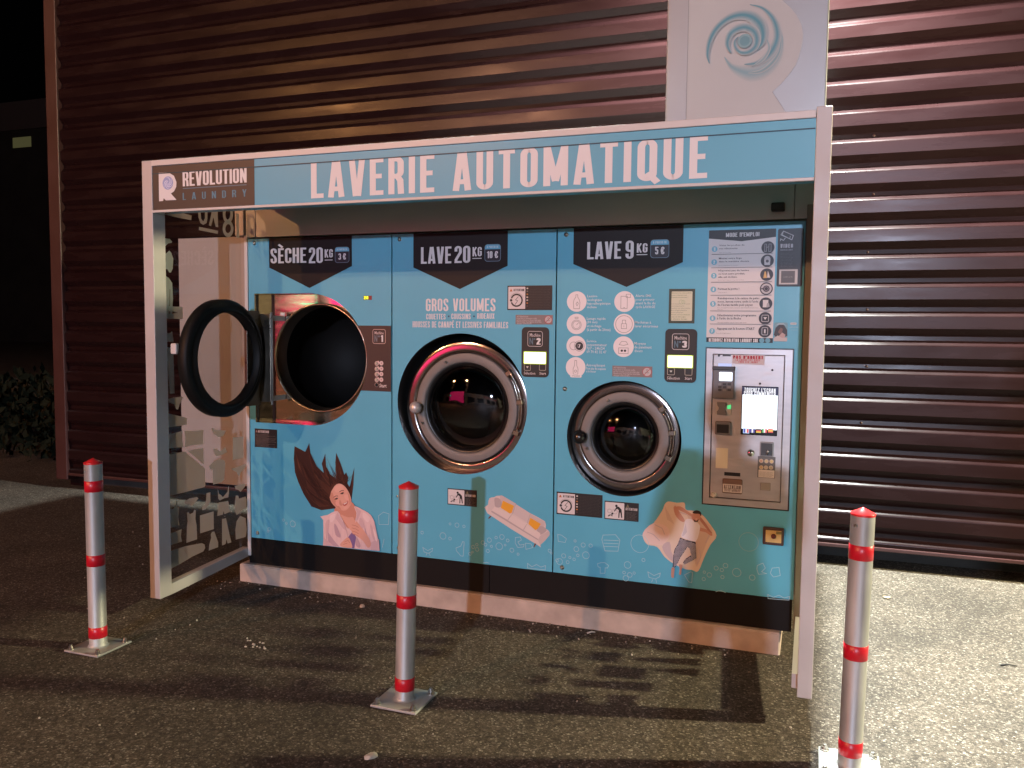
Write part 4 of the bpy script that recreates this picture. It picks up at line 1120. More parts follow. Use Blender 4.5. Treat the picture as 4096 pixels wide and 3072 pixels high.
for i in range(0, 22):
    for j in range(0, 26):
        x, y = 585 + i * 9.5, 905 + j * 9.5
        if (inside((x, y), leg1) or inside((x, y), leg2)) and inside((x + 5, y + 5), leg1 + []) + inside((x + 5, y + 5), leg2):
            mp.P('I', [(x, y), (x + 6, y + 1), (x + 6, y + 6.8), (x, y + 6)], (.58, .53, .57))
mp.P('I', smooth([(582, 1140), (604, 1145), (600, 1185), (598, 1220), (580, 1218), (576, 1190)], 3), SKm); mp.P('I', smooth([(640, 1115), (668, 1120), (660, 1160), (655, 1195), (640, 1192), (645, 1150)], 3), SKm)
mp.build('printed_man', None, p3)

# ------------------------------------------------------------------ washing machines
def washer(name, label, w_, s, knob_mat, knob, hinge_side=1):
    cx, cz, hx, hz, hr = w_['cx'], w_['cz'], w_['hx'], w_['hz'], w_['hr']
    t = thing(name, label, 'washing machine', (cx, D + .1, cz), 'washing machines in the kiosk')
    m = MB(); m.lathe([(hr - .0008, -.0005), (hr - .0008, -.16), (w_['R2'] - .04, -.165)], facing(hx, D, hz), seg=72); fixn(m.build('surround', M_black, t))
    R0 = w_['R0']
    k = R0 / .360 if R0 > .3 else .771
    dr = MB(); dr.lathe([(R0, -.13), (R0, -.064), (R0 - .0012, -.060), (R0 - .004, -.0588), (R0 - .02, -.0574), (R0 - .042, -.0558), (.3015 * k, -.0575), (.299 * k, -.13)], facing(cx, D, cz), seg=96)
    d = fixn(dr.build('door', M_ring, t))
    a, b = w_['R1'], w_['R2']
    m = MB(); m.lathe([(a, -.090), (a, -.056), (a - .002, -.053), (a - .006, -.052), ((a + b) / 2, -.0505), (b + .010, -.051), (b + .004, -.054), (b, -.060), (b - .006, -.10)], facing(cx, D, cz), seg=96)
    fixn(m.build('trim_ring', M_silver, d))
    m = MB(); m.lathe([(b - .0045, -.06), (b - .014, -.062), (b - .022, -.085), (b - .03, -.14)], facing(cx, D, cz), seg=72); fixn(m.build('gasket', M_black, d))
    g0 = b - .018
    m = MB(); m.lathe([(g0, -.080), (g0 * .97, -.066), (g0 * .85, -.052), (g0 * .6, -.038), (g0 * .3, -.030), (0.0001, -.028)], facing(cx, D, cz), seg=64); fixn(m.build('door_glass', M_bowl, d))
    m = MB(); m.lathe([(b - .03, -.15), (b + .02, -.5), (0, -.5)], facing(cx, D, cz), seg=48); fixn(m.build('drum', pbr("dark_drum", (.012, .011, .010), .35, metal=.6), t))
    # hinge bars on the right, latch knob on the left
    hg = MB()
    r1 = (R0 + a) / 2 - .012
    for rr, a0, a1 in ((r1 + .010, -18, 40), (r1 - .004, -22, 36)):
        hg.tube([(cx + rr * math.cos(rad(q)), D + .040, cz + rr * math.sin(rad(q))) for q in range(a0, a1 + 1, 4)], .0045 * k)
    for q in (38, -22, 8):
        M_ = Matrix.Translation((cx + (r1 + .002) * math.cos(rad(q)), D + .048, cz + (r1 + .002) * math.sin(rad(q)))) @ Matrix.Rotation(-rad(q), 4, 'Y')
        hg.bbox((-.018, -.018, -.014), (.018, .02, .014), .004, None, M_)
    hg.build('hinge', M_chrome, t)
    kx, kz = Pn(*knob)
    kx, kz = Pn(*knob, yy=D + .01)
    kn = MB()
    rk = w_['rk']
    kn.lathe([(0, .0)] + [(rk * math.sin(rad(q)), rk - rk * math.cos(rad(q)) - .03) for q in range(10, 181, 10)][::-1] + [(.012, -.06)], facing(kx, D + .01, kz), seg=28)
    fixn(kn.build('latch_knob', knob_mat, t))
    # bolts on the trim ring
    for q in (115, 200):
        bo = MB(); bo.lathe([(0, .006), (.005, .005), (.007, 0)], facing(cx + (a + b) / 2 * math.cos(rad(q)), D + .042, cz + (a + b) / 2 * math.sin(rad(q))), seg=10); bo.build('bolt', M_screw, d)
    return t
W2.update(R0=.360, R1=.297, R2=.246, rk=.034)
W3.update(R0=.281, R1=.228, R2=.176, rk=.036)
wm2 = washer('washing_machine', 'large washing machine with red glow on its steel door and silver knob', W2, 1, add_noise(pbr("worn_silver_knob", (.55, .5, .48), .38, metal=.4), 15, .1), ('E', 330, 965))
wm3 = washer('washing_machine', 'smaller washing machine with a black knob left of the payment terminal', W3, 1, pbr("black_knob", (.012, .011, .011), .22, coat=.4), ('E', 1648, 1200))

def control(parent, r, tl, br, num, scr, btn, words, cnr=.022):
    a, b = Pn(r, *tl), Pn(r, *br)
    m = MB(); m.flat([rrect(a[0], b[1], b[0], a[1], cnr)], D - .004, M_blackmatt, .004)
    pnl = m.build('control_panel', None, parent)
    q = Print(.0045)
    c0, c1 = Pn(r, *num[0]), Pn(r, *num[1])
    o = rrect(c0[0], c1[1], c1[0], c0[1], .011)
    q.line(o, .0028, (.55, .50, .50), True)
    wd, hh = c1[0] - c0[0], c0[1] - c1[1]
    q.small("Machine", c0[0] + wd * .13, c1[1] + hh * .64, c1[0] - wd * .13, c1[1] + hh * .88, (.62, .56, .57), .01)
    q.text("N", c0[0] + wd * .12, c1[1] + hh * .12, c0[0] + wd * .36, c1[1] + hh * .56, (.10, .18, .24), .10)
    q.text("°", c0[0] + wd * .40, c1[1] + hh * .12, c0[0] + wd * .52, c1[1] + hh * .56, (.10, .18, .24), .09)
    q.text(words[0], c0[0] + wd * .60, c1[1] + hh * .12, c1[0] - wd * .12, c1[1] + hh * .56, M_white, .2)
    if scr:
        s0, s1 = Pn(r, *scr[0]), Pn(r, *scr[1])
        m = MB(); m.flat([rrect(s0[0], s1[1], s1[0], s0[1], .004)], D - .0056, M_screenGe, .002)
        m.flat([rrect(s0[0] + .004, s1[1] + .004, s1[0] - .004, s0[1] - .004, .003)], D - .0062, M_screenG)
        m.build('display', None, pnl)
        for bx, by, txt in btn:
            bb = Pn(r, bx, by)
            q.line(rrect(bb[0] - .017, bb[1] - .017, bb[0] + .017, bb[1] + .017, .005), .003, (.36, .33, .28), True)
            if txt == 'v':
                q.xz([[(bb[0] - .007, bb[1] + .004), (bb[0], bb[1] - .006), (bb[0] + .007, bb[1] + .004)]], (.6, .6, .58))
            else:
                q.xz([rrect(bb[0] - .010, bb[1] - .010, bb[0] + .010, bb[1] + .010, .003)], (.02, .02, .02))
        for s_, bl, tr in words[1:]:
            q.small(s_, *Pn(r, *bl), *Pn(r, *tr), (.66, .60, .60), .008)
    q.build('panel_wording', None, pnl)
    return pnl
control(wm2, 'E', (1183, 318), (1397, 724), ((1232, 352), (1348, 474)), ((1197, 512), (1381, 620)), [(1228, 640, 'v'), (1350, 640, 's')],
        ("2", ("Sélection", (1200, 698), (1292, 678)), ("Start", (1325, 700), (1378, 680))))
control(wm3, 'F', (326, 332), (572, 768), ((383, 372), (514, 500)), ((340, 540), (549, 652)), [(371, 674, 'v'), (512, 677, 's')],
        ("3", ("Sélection", (340, 738), (442, 716)), ("Start", (482, 741), (540, 719))))

# ------------------------------------------------------------------ tumble dryer with its door swung open
dt = thing('tumble_dryer', 'tumble dryer with its round black door swung open and an empty dark drum', 'tumble dryer', (DR['cx'], D + .1, DR['cz']))
RD = .10
m = MB()
k_ = len(dloop)
m.v += [(x, D + .0005, z_) for x, z_ in dloop] + [(x, D + RD, z_) for x, z_ in dloop]
for i in range(k_):
    j = (i + 1) % k_
    m.face([i, j, k_ + j, k_ + i])
m.v = [(x + (.0006 if x < .2 else 0), y, z_) for x, y, z_ in m.v]
m.build('recess_frame', M_steel, dt)
m = MB(); m.flat([[(.11, .83), (.90, .83), (.90, 1.64), (.11, 1.64)], circ(DR['cx'], DR['cz'], .316, 72)[::-1]], D + RD, M_steel)
fp_ = m.build('front_plate', None, dt)
m = MB(); m.box((.178, D + RD - .004, .858), (.196, D + RD - .0015, 1.612)); m.build('hinge_slot', M_black, dt)
m = MB(); m.lathe([(.3165, -RD), (.3165, -.062), (.312, -.055), (.306, -.056), (.302, -.070), (.298, -.16)], facing(DR['cx'], D, DR['cz']), seg=96); fixn(m.build('bezel', pbr('bezel_steel', (.62, .52, .40), .3, metal=1.0), dt))
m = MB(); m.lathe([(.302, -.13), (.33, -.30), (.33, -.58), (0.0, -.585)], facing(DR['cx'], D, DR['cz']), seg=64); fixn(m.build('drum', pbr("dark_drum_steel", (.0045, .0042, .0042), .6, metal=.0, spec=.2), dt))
hx_ = .268
m = MB(); m.tube([(hx_, D - .030, 1.0), (hx_, D - .030, 1.470)], .0095, seg=14); m.tube([(hx_, D - .030, .968), (hx_, D - .030, .999)], .0065); m.tube([(hx_, D - .030, 1.471), (hx_, D - .030, 1.505)], .0065)
m.box((hx_ - .004, D - .024, .99), (hx_ + .004, D + RD - .005, 1.02)); m.box((hx_ - .004, D - .024, 1.455), (hx_ + .004, D + RD - .005, 1.485))
m.build('hinge', M_galv, dt)
dx, dy, dz, dR = .197, .352, 1.248, .320
FXM = Matrix.Translation((dx, dy, dz)) @ Matrix(((0, 0, 1, 0), (1, 0, 0, 0), (0, 1, 0, 0), (0, 0, 0, 1)))     # local z along +x
m = MB(); m.lathe([(.252, -.012), (.300, -.030), (dR, -.022), (dR, .022), (dR - .010, .034), (.292, .038), (.275, .030), (.268, .048), (.256, .052), (.250, .046), (.250, -.008)], FXM, seg=96)
drd = fixn(m.build('door', pbr("door_black_rubber", (.006, .006, .006), .55, spec=.2), dt))
m = MB(); m.lathe([(.251, .010), (.0001, .010)], FXM, seg=64); m.build('door_glass', M_doorglass, drd)
m = MB(); m.bbox((dx - .016, dy + .20, .967), (dx + .004, D - .045, 1.512), .003); m.bbox((dx - .016, D - .048, .985), (hx_ + .006, D - .042, 1.495), .002)
m.build('hinge_plate', add_noise(pbr("dull_steel", (.20, .18, .15), .35, metal=.9), 10, .1, .1), drd)
m = MB(); m.bbox((dx - .055, dy - dR - .012, dz + .03), (dx - .018, dy - dR + .012, dz + .085), .006); m.build('door_handle', M_trim, drd)
q = Print(.0016)
a, b = Pn('D', 1192, 224), Pn('D', 1226, 200)
q.pl = lambda x, zz, o: (x, D + RD - .0005 - o, zz)
q.xz([[(a[0] - .02, a[1]), (b[0] - .02, a[1]), (b[0] - .02, b[1]), (a[0] - .02, b[1])]], (.7, .68, .66))
q.build('plate_label', None, fp_)
# its brown control panel, cut by the round opening, and the small display
a, b = Pn('D', 1860, 305), Pn('D', 2140, 838)
zt, zb = a[1], b[1]
def arcx(z_): return .5 + math.sqrt(max(0, .379 ** 2 - (z_ - 1.235) ** 2)) + .001
pts = [(DV1 - .0045, zb), (DV1 - .0045, zt)] + [(arcx(zt + (zb - zt) * i / 14), zt + (zb - zt) * i / 14) for i in range(15)]
m = MB(); m.flat([pts[::-1]], D - .003, pbr("brown_control_vinyl", (.040, .020, .019), .45), .003)
cp = m.build('control_panel', None, dt)
q = Print(.0036)
c0, c1 = Pn('D', 1996, 337), Pn('D', 2097, 452)
q.line(rrect(c0[0], c1[1], c1[0], c0[1], .010), .003, (.50, .36, .33), True)
wd, hh = c1[0] - c0[0], c0[1] - c1[1]
q.small("Machine", c0[0] + wd * .14, c1[1] + hh * .66, c1[0] - wd * .14, c1[1] + hh * .88, (.66, .52, .50), .012)
q.text("N", c0[0] + wd * .13, c1[1] + hh * .12, c0[0] + wd * .36, c1[1] + hh * .60, (.16, .18, .22), .11)
q.text("°", c0[0] + wd * .42, c1[1] + hh * .12, c0[0] + wd * .56, c1[1] + hh * .60, (.16, .18, .22), .10)
q.text("1", c0[0] + wd * .66, c1[1] + hh * .12, c0[0] + wd * .82, c1[1] + hh * .60, M_white, .2)
for y in (608, 652, 695, 740):
    x1_, z1_ = Pn('D', 2028, y + 3); x2_, z2_ = Pn('D', 2065, y + 1)
    q.xz([circ(x1_, z1_, .013, 20)], (.62, .45, .42)); q.line([(x1_, z1_ + .009), (x1_ + .010, z1_ + .012), (x2_ - .012, z2_), (x2_, z2_)], .006, (.62, .45, .42)); q.xz([circ(x2_, z2_, .0125, 20)], (.66, .50, .48))
    q.xz([circ(x2_, z2_, .0045, 10)], (.40, .28, .27))
x1_, z1_ = Pn('D', 2027, 782); q.line(circ(x1_, z1_, .011, 16), .003, (.40, .28, .24), True)
q.small("Start", *Pn('D', 2050, 802), *Pn('D', 2107, 774), (.74, .66, .64), .012)
q.build('panel_wording', None, cp)
for i, y in enumerate((608, 652, 695, 740, 782)):
    x1_, z1_ = Pn('D', 2027, y + 2)
    m = MB(); m.lathe([(0, .009), (.006, .008), (.0085, .004), (.0085, 0)], facing(x1_, D - .0035, z1_), seg=16)
    m.build('push_button', pbr("cream_button", (.55, .46, .36), .4) if i < 4 else M_black, cp)
a, b = Pn('D', 1920, 100), Pn('D', 1986, 66)
m = MB(); m.flat([[(a[0], a[1]), (b[0], a[1]), (b[0], b[1]), (a[0], b[1])]], D - .002, pbr("dark_display_glass", (.05, .02, .012), .2, emit=(.10, .022, .012), estr=1), .002)
dsp = m.build('display', None, dt)
q = Print(.0026); M_dig = pbr("lit_digits", (.1, .1, .0), .4, emit=(.95, 1.0, .04), estr=1.5)
a2, b2 = Pn('D', 1920, 98), Pn('D', 1962, 67)
q.xz([[(a2[0], a2[1]), (b2[0], a2[1]), (b2[0], b2[1]), (a2[0], b2[1])]], pbr("display_glow", (.03, .03, 0), .4, emit=(.14, .16, .004), estr=1))
q.text("20", *Pn('D', 1924, 94), *Pn('D', 1958, 70), M_dig, .2, .12)
q.build('digits', None, dsp)
# ------------------------------------------------------------------ payment terminal let into the third panel
pt = thing('payment_terminal', 'steel payment terminal with a bright touch screen set into the blue panel', 'payment terminal', ((TX0 + TX1) / 2, D, TZ0))
bw = .006
m = MB(); m.flat([[(TX0 + .001, TZ0 + .001), (TX1 - .001, TZ0 + .001), (TX1 - .001, TZ1 - .001), (TX0 + .001, TZ1 - .001)],
                  [(TX0 + bw, TZ0 + bw), (TX1 - bw, TZ0 + bw), (TX1 - bw, TZ1 - bw), (TX0 + bw, TZ1 - bw)][::-1]], D - .004, M_black, .03)
m.build('edge_seal', None, pt)
IX0, IX1 = Pn('F', 706, 540)[0], Pn('F', 1290, 545)[0]
IZ1, IZ0 = Pn('F', 990, 538)[1], Pn('I', 1170, 605)[1]
m = MB(); m.flat([[(TX0 + bw, TZ0 + bw), (TX1 - bw, TZ0 + bw), (TX1 - bw, TZ1 - bw), (TX0 + bw, TZ1 - bw)],
                  [(IX0, IZ0), (IX1, IZ0), (IX1, IZ1), (IX0, IZ1)][::-1]], D - .003, M_term, .016)
m.build('frame', None, pt)
m = MB(); m.bbox((IX0 + .003, D + .004, IZ0 + .003), (IX1 - .003, D + .02, IZ1 - .003), .003)
fpl = m.build('door_plate', M_term, pt)
m = MB(); m.box((IX0 - .002, D + .012, IZ0 - .002), (IX1 + .002, D + .0125, IZ1 + .002)); m.build('door_gap', M_black, pt)
TY = D + .004
def tq(r, x, y): return Pn(r, x, y, TY)
def tbox(nm, r, a, b, y0, y1, mat, rnd=.003, par=None):
    p, q_ = tq(r, *a), tq(r, *b)
    m = MB(); m.bbox((min(p[0], q_[0]), TY - y1, min(p[1], q_[1])), (max(p[0], q_[0]), TY - y0, max(p[1], q_[1])), rnd)
    return m.build(nm, mat, par or pt)
def tprint(off=.0008):
    p = Print(off, lambda x, zz, o: (x, TY - o, zz)); p.rd = tq
    return p
M_plastic = pbr("grey_plastic", (.13, .13, .145), .45)
M_plastic_d = pbr("dark_grey_plastic", (.035, .035, .040), .4)
cr = tbox('card_reader', 'F', (704, 890), (886, 655), -.002, .020, M_plastic, .006)
tbox('reader_hood', 'F', (708, 658), (890, 636), -.002, .034, M_plastic_d, .003, cr)
p, q_ = tq('F', 750, 634), tq('F', 858, 612)
m = MB(); m.flat([[(p[0], p[1]), (q_[0], p[1]), (q_[0], q_[1]), (p[0], q_[1])]], TY - .0025, pbr("lit_strip", (.2, .2, .3), .4, emit=(.45, .58, .95), estr=.8)); m.build('lit_strip', None, cr)
p, q_ = tq('F', 750, 748), tq('F', 858, 680)
p = (p[0] + .006, p[1]); q_ = (q_[0] + .006, q_[1])
m = MB(); m.flat([rrect(p[0], p[1], q_[0], q_[1], .004)], TY - .0206, M_screenB); m.build('reader_screen', None, cr)
for r_ in range(4):
    for c_ in range(3):
        x, y = 764 + c_ * 38, 775 + r_ * 23
        if r_ == 3: continue
        tbox('key', 'F', (x - 12, y + 9), (x + 16, y - 7), .019, .0235, M_plastic_d if (r_ + c_) % 3 else pbr("worn_key", (.22, .22, .22), .4), .0015, cr)
x0 = tq('F', 700, 720)
m = MB(); m.box((x0[0] - .0015, TY - .002, tq('F', 700, 740)[1]), (x0[0] + .0015, TY - .0005, tq('F', 700, 675)[1])); m.build('lit_edge', pbr("lit_blue_edge", (.1, .1, .2), .4, emit=(.45, .6, 1), estr=1.2), cr)
ts = tbox('touch_screen', 'F', (930, 1182), (1236, 800), -.002, .003, pbr("screen_bezel", (.006, .006, .010), .25), .002)
p, q_ = tq('F', 938, 1134), tq('F', 1230, 869)
m = MB(); m.flat([[(p[0], p[1]), (q_[0], p[1]), (q_[0], q_[1]), (p[0], q_[1])]], TY - .0036, M_screenW); m.build('lit_page', None, ts)
s_ = tprint(.0034)
p, q_ = tq('F', 940, 867), tq('F', 1232, 806)
M_nav = pbr("lit_navy_band", (.01, .01, .03), .3, emit=(.010, .012, .045), estr=1.0)
M_wt = pbr("lit_white_text", (.2, .2, .2), .3, emit=(.9, .93, 1), estr=1.0)
s_.xz([[(p[0], p[1]), (q_[0], p[1]), (q_[0], q_[1]), (p[0], q_[1])]], M_nav)
s_.text("TOUCHEZ L'ECRAN", *tq('F', 960, 836), *tq('F', 1212, 813), M_wt, .15, .12); s_.text("POUR COMMENCER", *tq('F', 957, 864), *tq('F', 1212, 842), M_wt, .15, .12)
def em(c): return pbr("lit_flag", (.1, .1, .1), .3, emit=c, estr=1)
flags = {975: ((.03, .06, .5), (.9, .9, .9), (.8, .05, .05)), 1025: ((.02, .03, .3), (.85, .85, .9), (.02, .03, .3)), 1075: None, 1122: ((.02, .4, .06), (.9, .9, .9), (.8, .05, .05)), 1171: None}
for fx_, cols in flags.items():
    p, q_ = tq('F', fx_ - 20, 1166), tq('F', fx_ + 20, 1138)
    if fx_ == 975: s_.xz([[(p[0] - .003, p[1] - .003), (q_[0] + .003, p[1] - .003), (q_[0] + .003, q_[1] + .003), (p[0] - .003, q_[1] + .003)]], em((.45, .65, 1)))
    for i in range(3):
        if cols:
            a, b = p[0] + (q_[0] - p[0]) * i / 3, p[0] + (q_[0] - p[0]) * (i + 1) / 3
            s_.xz([[(a, p[1]), (b, p[1]), (b, q_[1]), (a, q_[1])]], em(cols[i]))
        else:
            cc = ((.85, .6, .05), (.7, .04, .03), (.02, .02, .02)) if fx_ == 1075 else ((.75, .05, .04), (.9, .65, .05), (.75, .05, .04))
            a, b = p[1] + (q_[1] - p[1]) * i / 3, p[1] + (q_[1] - p[1]) * (i + 1) / 3
            s_.xz([[(p[0], a), (q_[0], a), (q_[0], b), (p[0], b)]], em(cc[i]))
s_.build('screen_wording', None, ts)
co = tbox('coin_selector', 'F', (728, 1022), (858, 924), -.002, .004, pbr("pale_plastic", (.42, .42, .42), .4), .003)
p = tq('F', 778, 1022); q_ = tq('F', 778, 922)
m = MB(); hw = [(.0, .021), (.25, .022), (.42, .014), (.58, .013), (.75, .020), (1, .022)]
outl = [(p[0] - w_, p[1] + (q_[1] - p[1]) * h_) for h_, w_ in hw] + [(p[0] + w_, p[1] + (q_[1] - p[1]) * h_) for h_, w_ in hw[::-1]]
m.flat([outl], TY - .014, M_plastic, .012); m.build('coin_guide', None, co)
p = tq('F', 836, 960); m = MB(); m.flat([[(p[0] - .008, p[1] - .010), (p[0] + .010, p[1] - .010), (p[0] + .010, p[1] + .012), (p[0] - .008, p[1] + .006)]], TY - .0048, pbr("green_lamp", (.02, .2, .05), .3, emit=(.10, .75, .25), estr=1)); m.build('green_lamp', None, co)
bs = tbox('note_slot', 'F', (724, 1180), (854, 1078), -.002, .016, M_plastic, .006)
tbox('slot_mouth', 'F', (736, 1168), (842, 1098), .010, .0168, M_black, .004, bs)
tbox('paper_label', 'F', (728, 1450), (829, 1294), -.001, .0008, pbr("yellowed_paper", (.62, .58, .46), .7), .0003)
tbox('name_plate', 'F', (829, 1427), (956, 1384), -.002, .002, M_term, .002)
tbox('card_slot', 'F', (798, 1512), (928, 1492), -.002, .0006, M_black, .0004)
ct = tbox('change_tray', 'F', (782, 1650), (946, 1545), -.002, .004, pbr("copper_brown_plastic", (.16, .095, .075), .35), .006)
s_ = tprint(.0044)
p, q_ = tq('F', 786, 1642), tq('F', 943, 1588)
s_.xz([[(p[0], p[1]), (q_[0], p[1]), (q_[0], q_[1]), (p[0], q_[1])]], (.60, .56, .54))
s_.text("ATTENTION", *tq('F', 796, 1614), *tq('F', 932, 1594), (.12, .09, .09), .17, .1); s_.text("NE PAS OUBLIER", *tq('F', 800, 1626), *tq('F', 930, 1617), (.25, .20, .2), .17, .1); s_.text("VOTRE MONNAIE", *tq('F', 800, 1638), *tq('F', 930, 1629), (.25, .20, .2), .17, .1)
s_.build('warning_label', None, ct)
p = tq('F', 1012, 1332)
m = MB()
m.lathe([(0, .007), (.010, .006), (.0165, .003), (.018, -.001)], facing(p[0], TY, p[1]), seg=24)
kk_ = m.build('lock', M_chrome, pt)
m = MB(); m.box((p[0] - .0012, TY - .0085, p[1] - .007), (p[0] + .0012, TY - .0065, p[1] + .007)); m.build('keyhole', M_black, kk_)
cu = tbox('joystick_cup', 'F', (1082, 1356), (1197, 1245), -.002, .006, pbr("cup_rim", (.30, .30, .31), .35, metal=.5), .004)
tbox('cup_hollow', 'F', (1092, 1348), (1188, 1254), .004, .0066, M_plastic_d, .0003, cu)
p = tq('F', 1150, 1325); m = MB(); m.tube([(p[0] - .004, TY - .006, p[1] - .010), (p[0] - .002, TY - .022, p[1] + .004), (p[0] + .004, TY - .024, p[1] + .012)], [.006, .005, .006]); m.build('lever', M_chrome, cu)
cp_ = tbox('coin_chart', 'F', (1064, 1527), (1211, 1364), -.002, .0015, pbr("chart_grey", (.11, .11, .115), .45), .001)
s_ = tprint(.0020)
for i, (x, y) in enumerate(((1096, 1394), (1138, 1397), (1179, 1399), (1096, 1446), (1134, 1447), (1174, 1448))):
    p = tq('F', x, y); s_.xz([circ(p[0], p[1], .0098, 18)], (.52, .44, .36)); s_.xz([circ(p[0], p[1], .0062, 14)], [(.52, .30, .20), (.58, .48, .25), (.60, .50, .22), (.50, .36, .18), (.48, .44, .34), (.42, .40, .26)][i])
p, q_ = tq('F', 1073, 1524), tq('F', 1203, 1472)
s_.xz([[(p[0], p[1]), (q_[0], p[1]), (q_[0], q_[1]), (p[0], q_[1])]], (.60, .57, .55))
for i, y in enumerate((1484, 1494, 1504, 1514)): s_.small("pièces acceptées rendu monnaie", *tq('F', 1082, y + 3), *tq('F', 1194 - (i % 2) * 14, y - 3), (.25, .23, .23))
s_.build('chart_wording', None, cp_)
tbox('blank_button', 'F', (1087, 1630), (1171, 1574), -.002, .003, pbr("blank_grey", (.24, .22, .20), .5), .002)
for (r, x, y) in (('F', 1185, 664), ('F', 1086, 773)):
    p = tq(r, x, y); m = MB(); m.lathe([(0, .001), (.0048, .0008), (.0052, 0)], facing(p[0], TY - .0002, p[1]), seg=14); m.build('peephole', M_black, pt)
tbox('latch', 'F', (747, 556), (763, 531), -.002, .003, M_black, .001); tbox('latch', 'F', (785, 553), (853, 533), -.002, .001, M_plastic_d, .0004)
ns = tprint(.0010)
p, q_ = tq('F', 862, 612), tq('F', 1124, 545)
ns.xz([[(p[0], p[1]), (q_[0], p[1] - .004), (q_[0], q_[1]), (p[0], q_[1])]], (.54, .46, .47))
RD_ = (.42, .03, .045)
ns.text("PAS D'ARGENT", *tq('F', 870, 572), *tq('F', 1112, 551), RD_, .24, .12); ns.text("LA CAISSE EST VIDEE", *tq('F', 890, 590), *tq('F', 1088, 578), (.48, .14, .15), .2, .12); ns.text("TOUS LES JOURS", *tq('F', 912, 606), *tq('F', 1068, 595), (.48, .14, .15), .2, .12)
ns.build('cash_notice', None, pt)
p = tq('I', 916, 562)
m = MB(); m.lathe([(.0, .016), (.010, .013), (.015, .006), (.012, -.001)], facing(p[0], TY, p[1]), seg=9, smooth=False)
m.v = [(x + random.uniform(-.003, .003), y, z_ + random.uniform(-.003, .005)) for x, y, z_ in m.v]
tag(m.build('paper_scrap', pbr("crumpled_paper", (.55, .52, .47), .8)), 'crumpled scrap of pale paper stuck on the lower edge of the payment terminal', 'paper scrap')

# ------------------------------------------------------------------ posters and stickers on the panels (each a thin sheet of its own)
def sheet(name, label, cat, r, corners, col, group=None, y=.0022, rnd=0):
    a, b = corners
    p, q_ = Pn(r[0] if isinstance(r, tuple) else r, *a), Pn(r[1] if isinstance(r, tuple) else r, *b)
    x0, x1, z0, z1 = p[0], q_[0], q_[1], p[1]
    t = thing(name, label, cat, ((x0 + x1) / 2, D, z0), group)
    m = MB(); m.flat([rrect(x0, z0, x1, z1, rnd) if rnd else [(x0, z0), (x1, z0), (x1, z1), (x0, z1)]], D - y, col if not isinstance(col, tuple) else ink(col), y)
    m.build('backing', None, t)
    return t, Print(y + .0003), (x0, z0, x1, z1)
BK = (.020, .017, .016)
po, q, (x0, z0, x1, z1) = sheet('instruction_poster', 'tall white instruction poster headed MODE D\'EMPLOI above the payment terminal', 'poster', ('C', 'F'), ((677, 1050), (1188, 446)), (.66, .65, .66))
zb_ = Pn('F', 920, 404)[1]
q.xz([[(x0, z0), (x1, z0), (x1, zb_), (x0, zb_)]], (.020, .022, .026))
zh = Pn('C', 950, 1108)[1]; zp = Pn('C', 950, 1136)[1]; xm = (x0 + x1) / 2
q.xz([[(x0, z1), (x0, zh), (xm, zp), (x1, zh), (x1, z1)]], (.020, .022, .026))
ptext(q, "MODE D'EMPLOI", ('C', 812, 1103), ('C', 1082, 1062), (.62, .62, .64), .15, .09)
ptext(q, "RETROUVEZ REVOLUTION LAUNDRY SUR", ('F', 674, 436), ('F', 1068, 413), (.70, .70, .72), .19, .11)
for x in (1101, 1148):
    c_ = Pn('F', x, 426); q.xz([circ(c_[0], c_[1], .0115, 18)], (.13, .36, .48))
TXc = (.055, .055, .065)
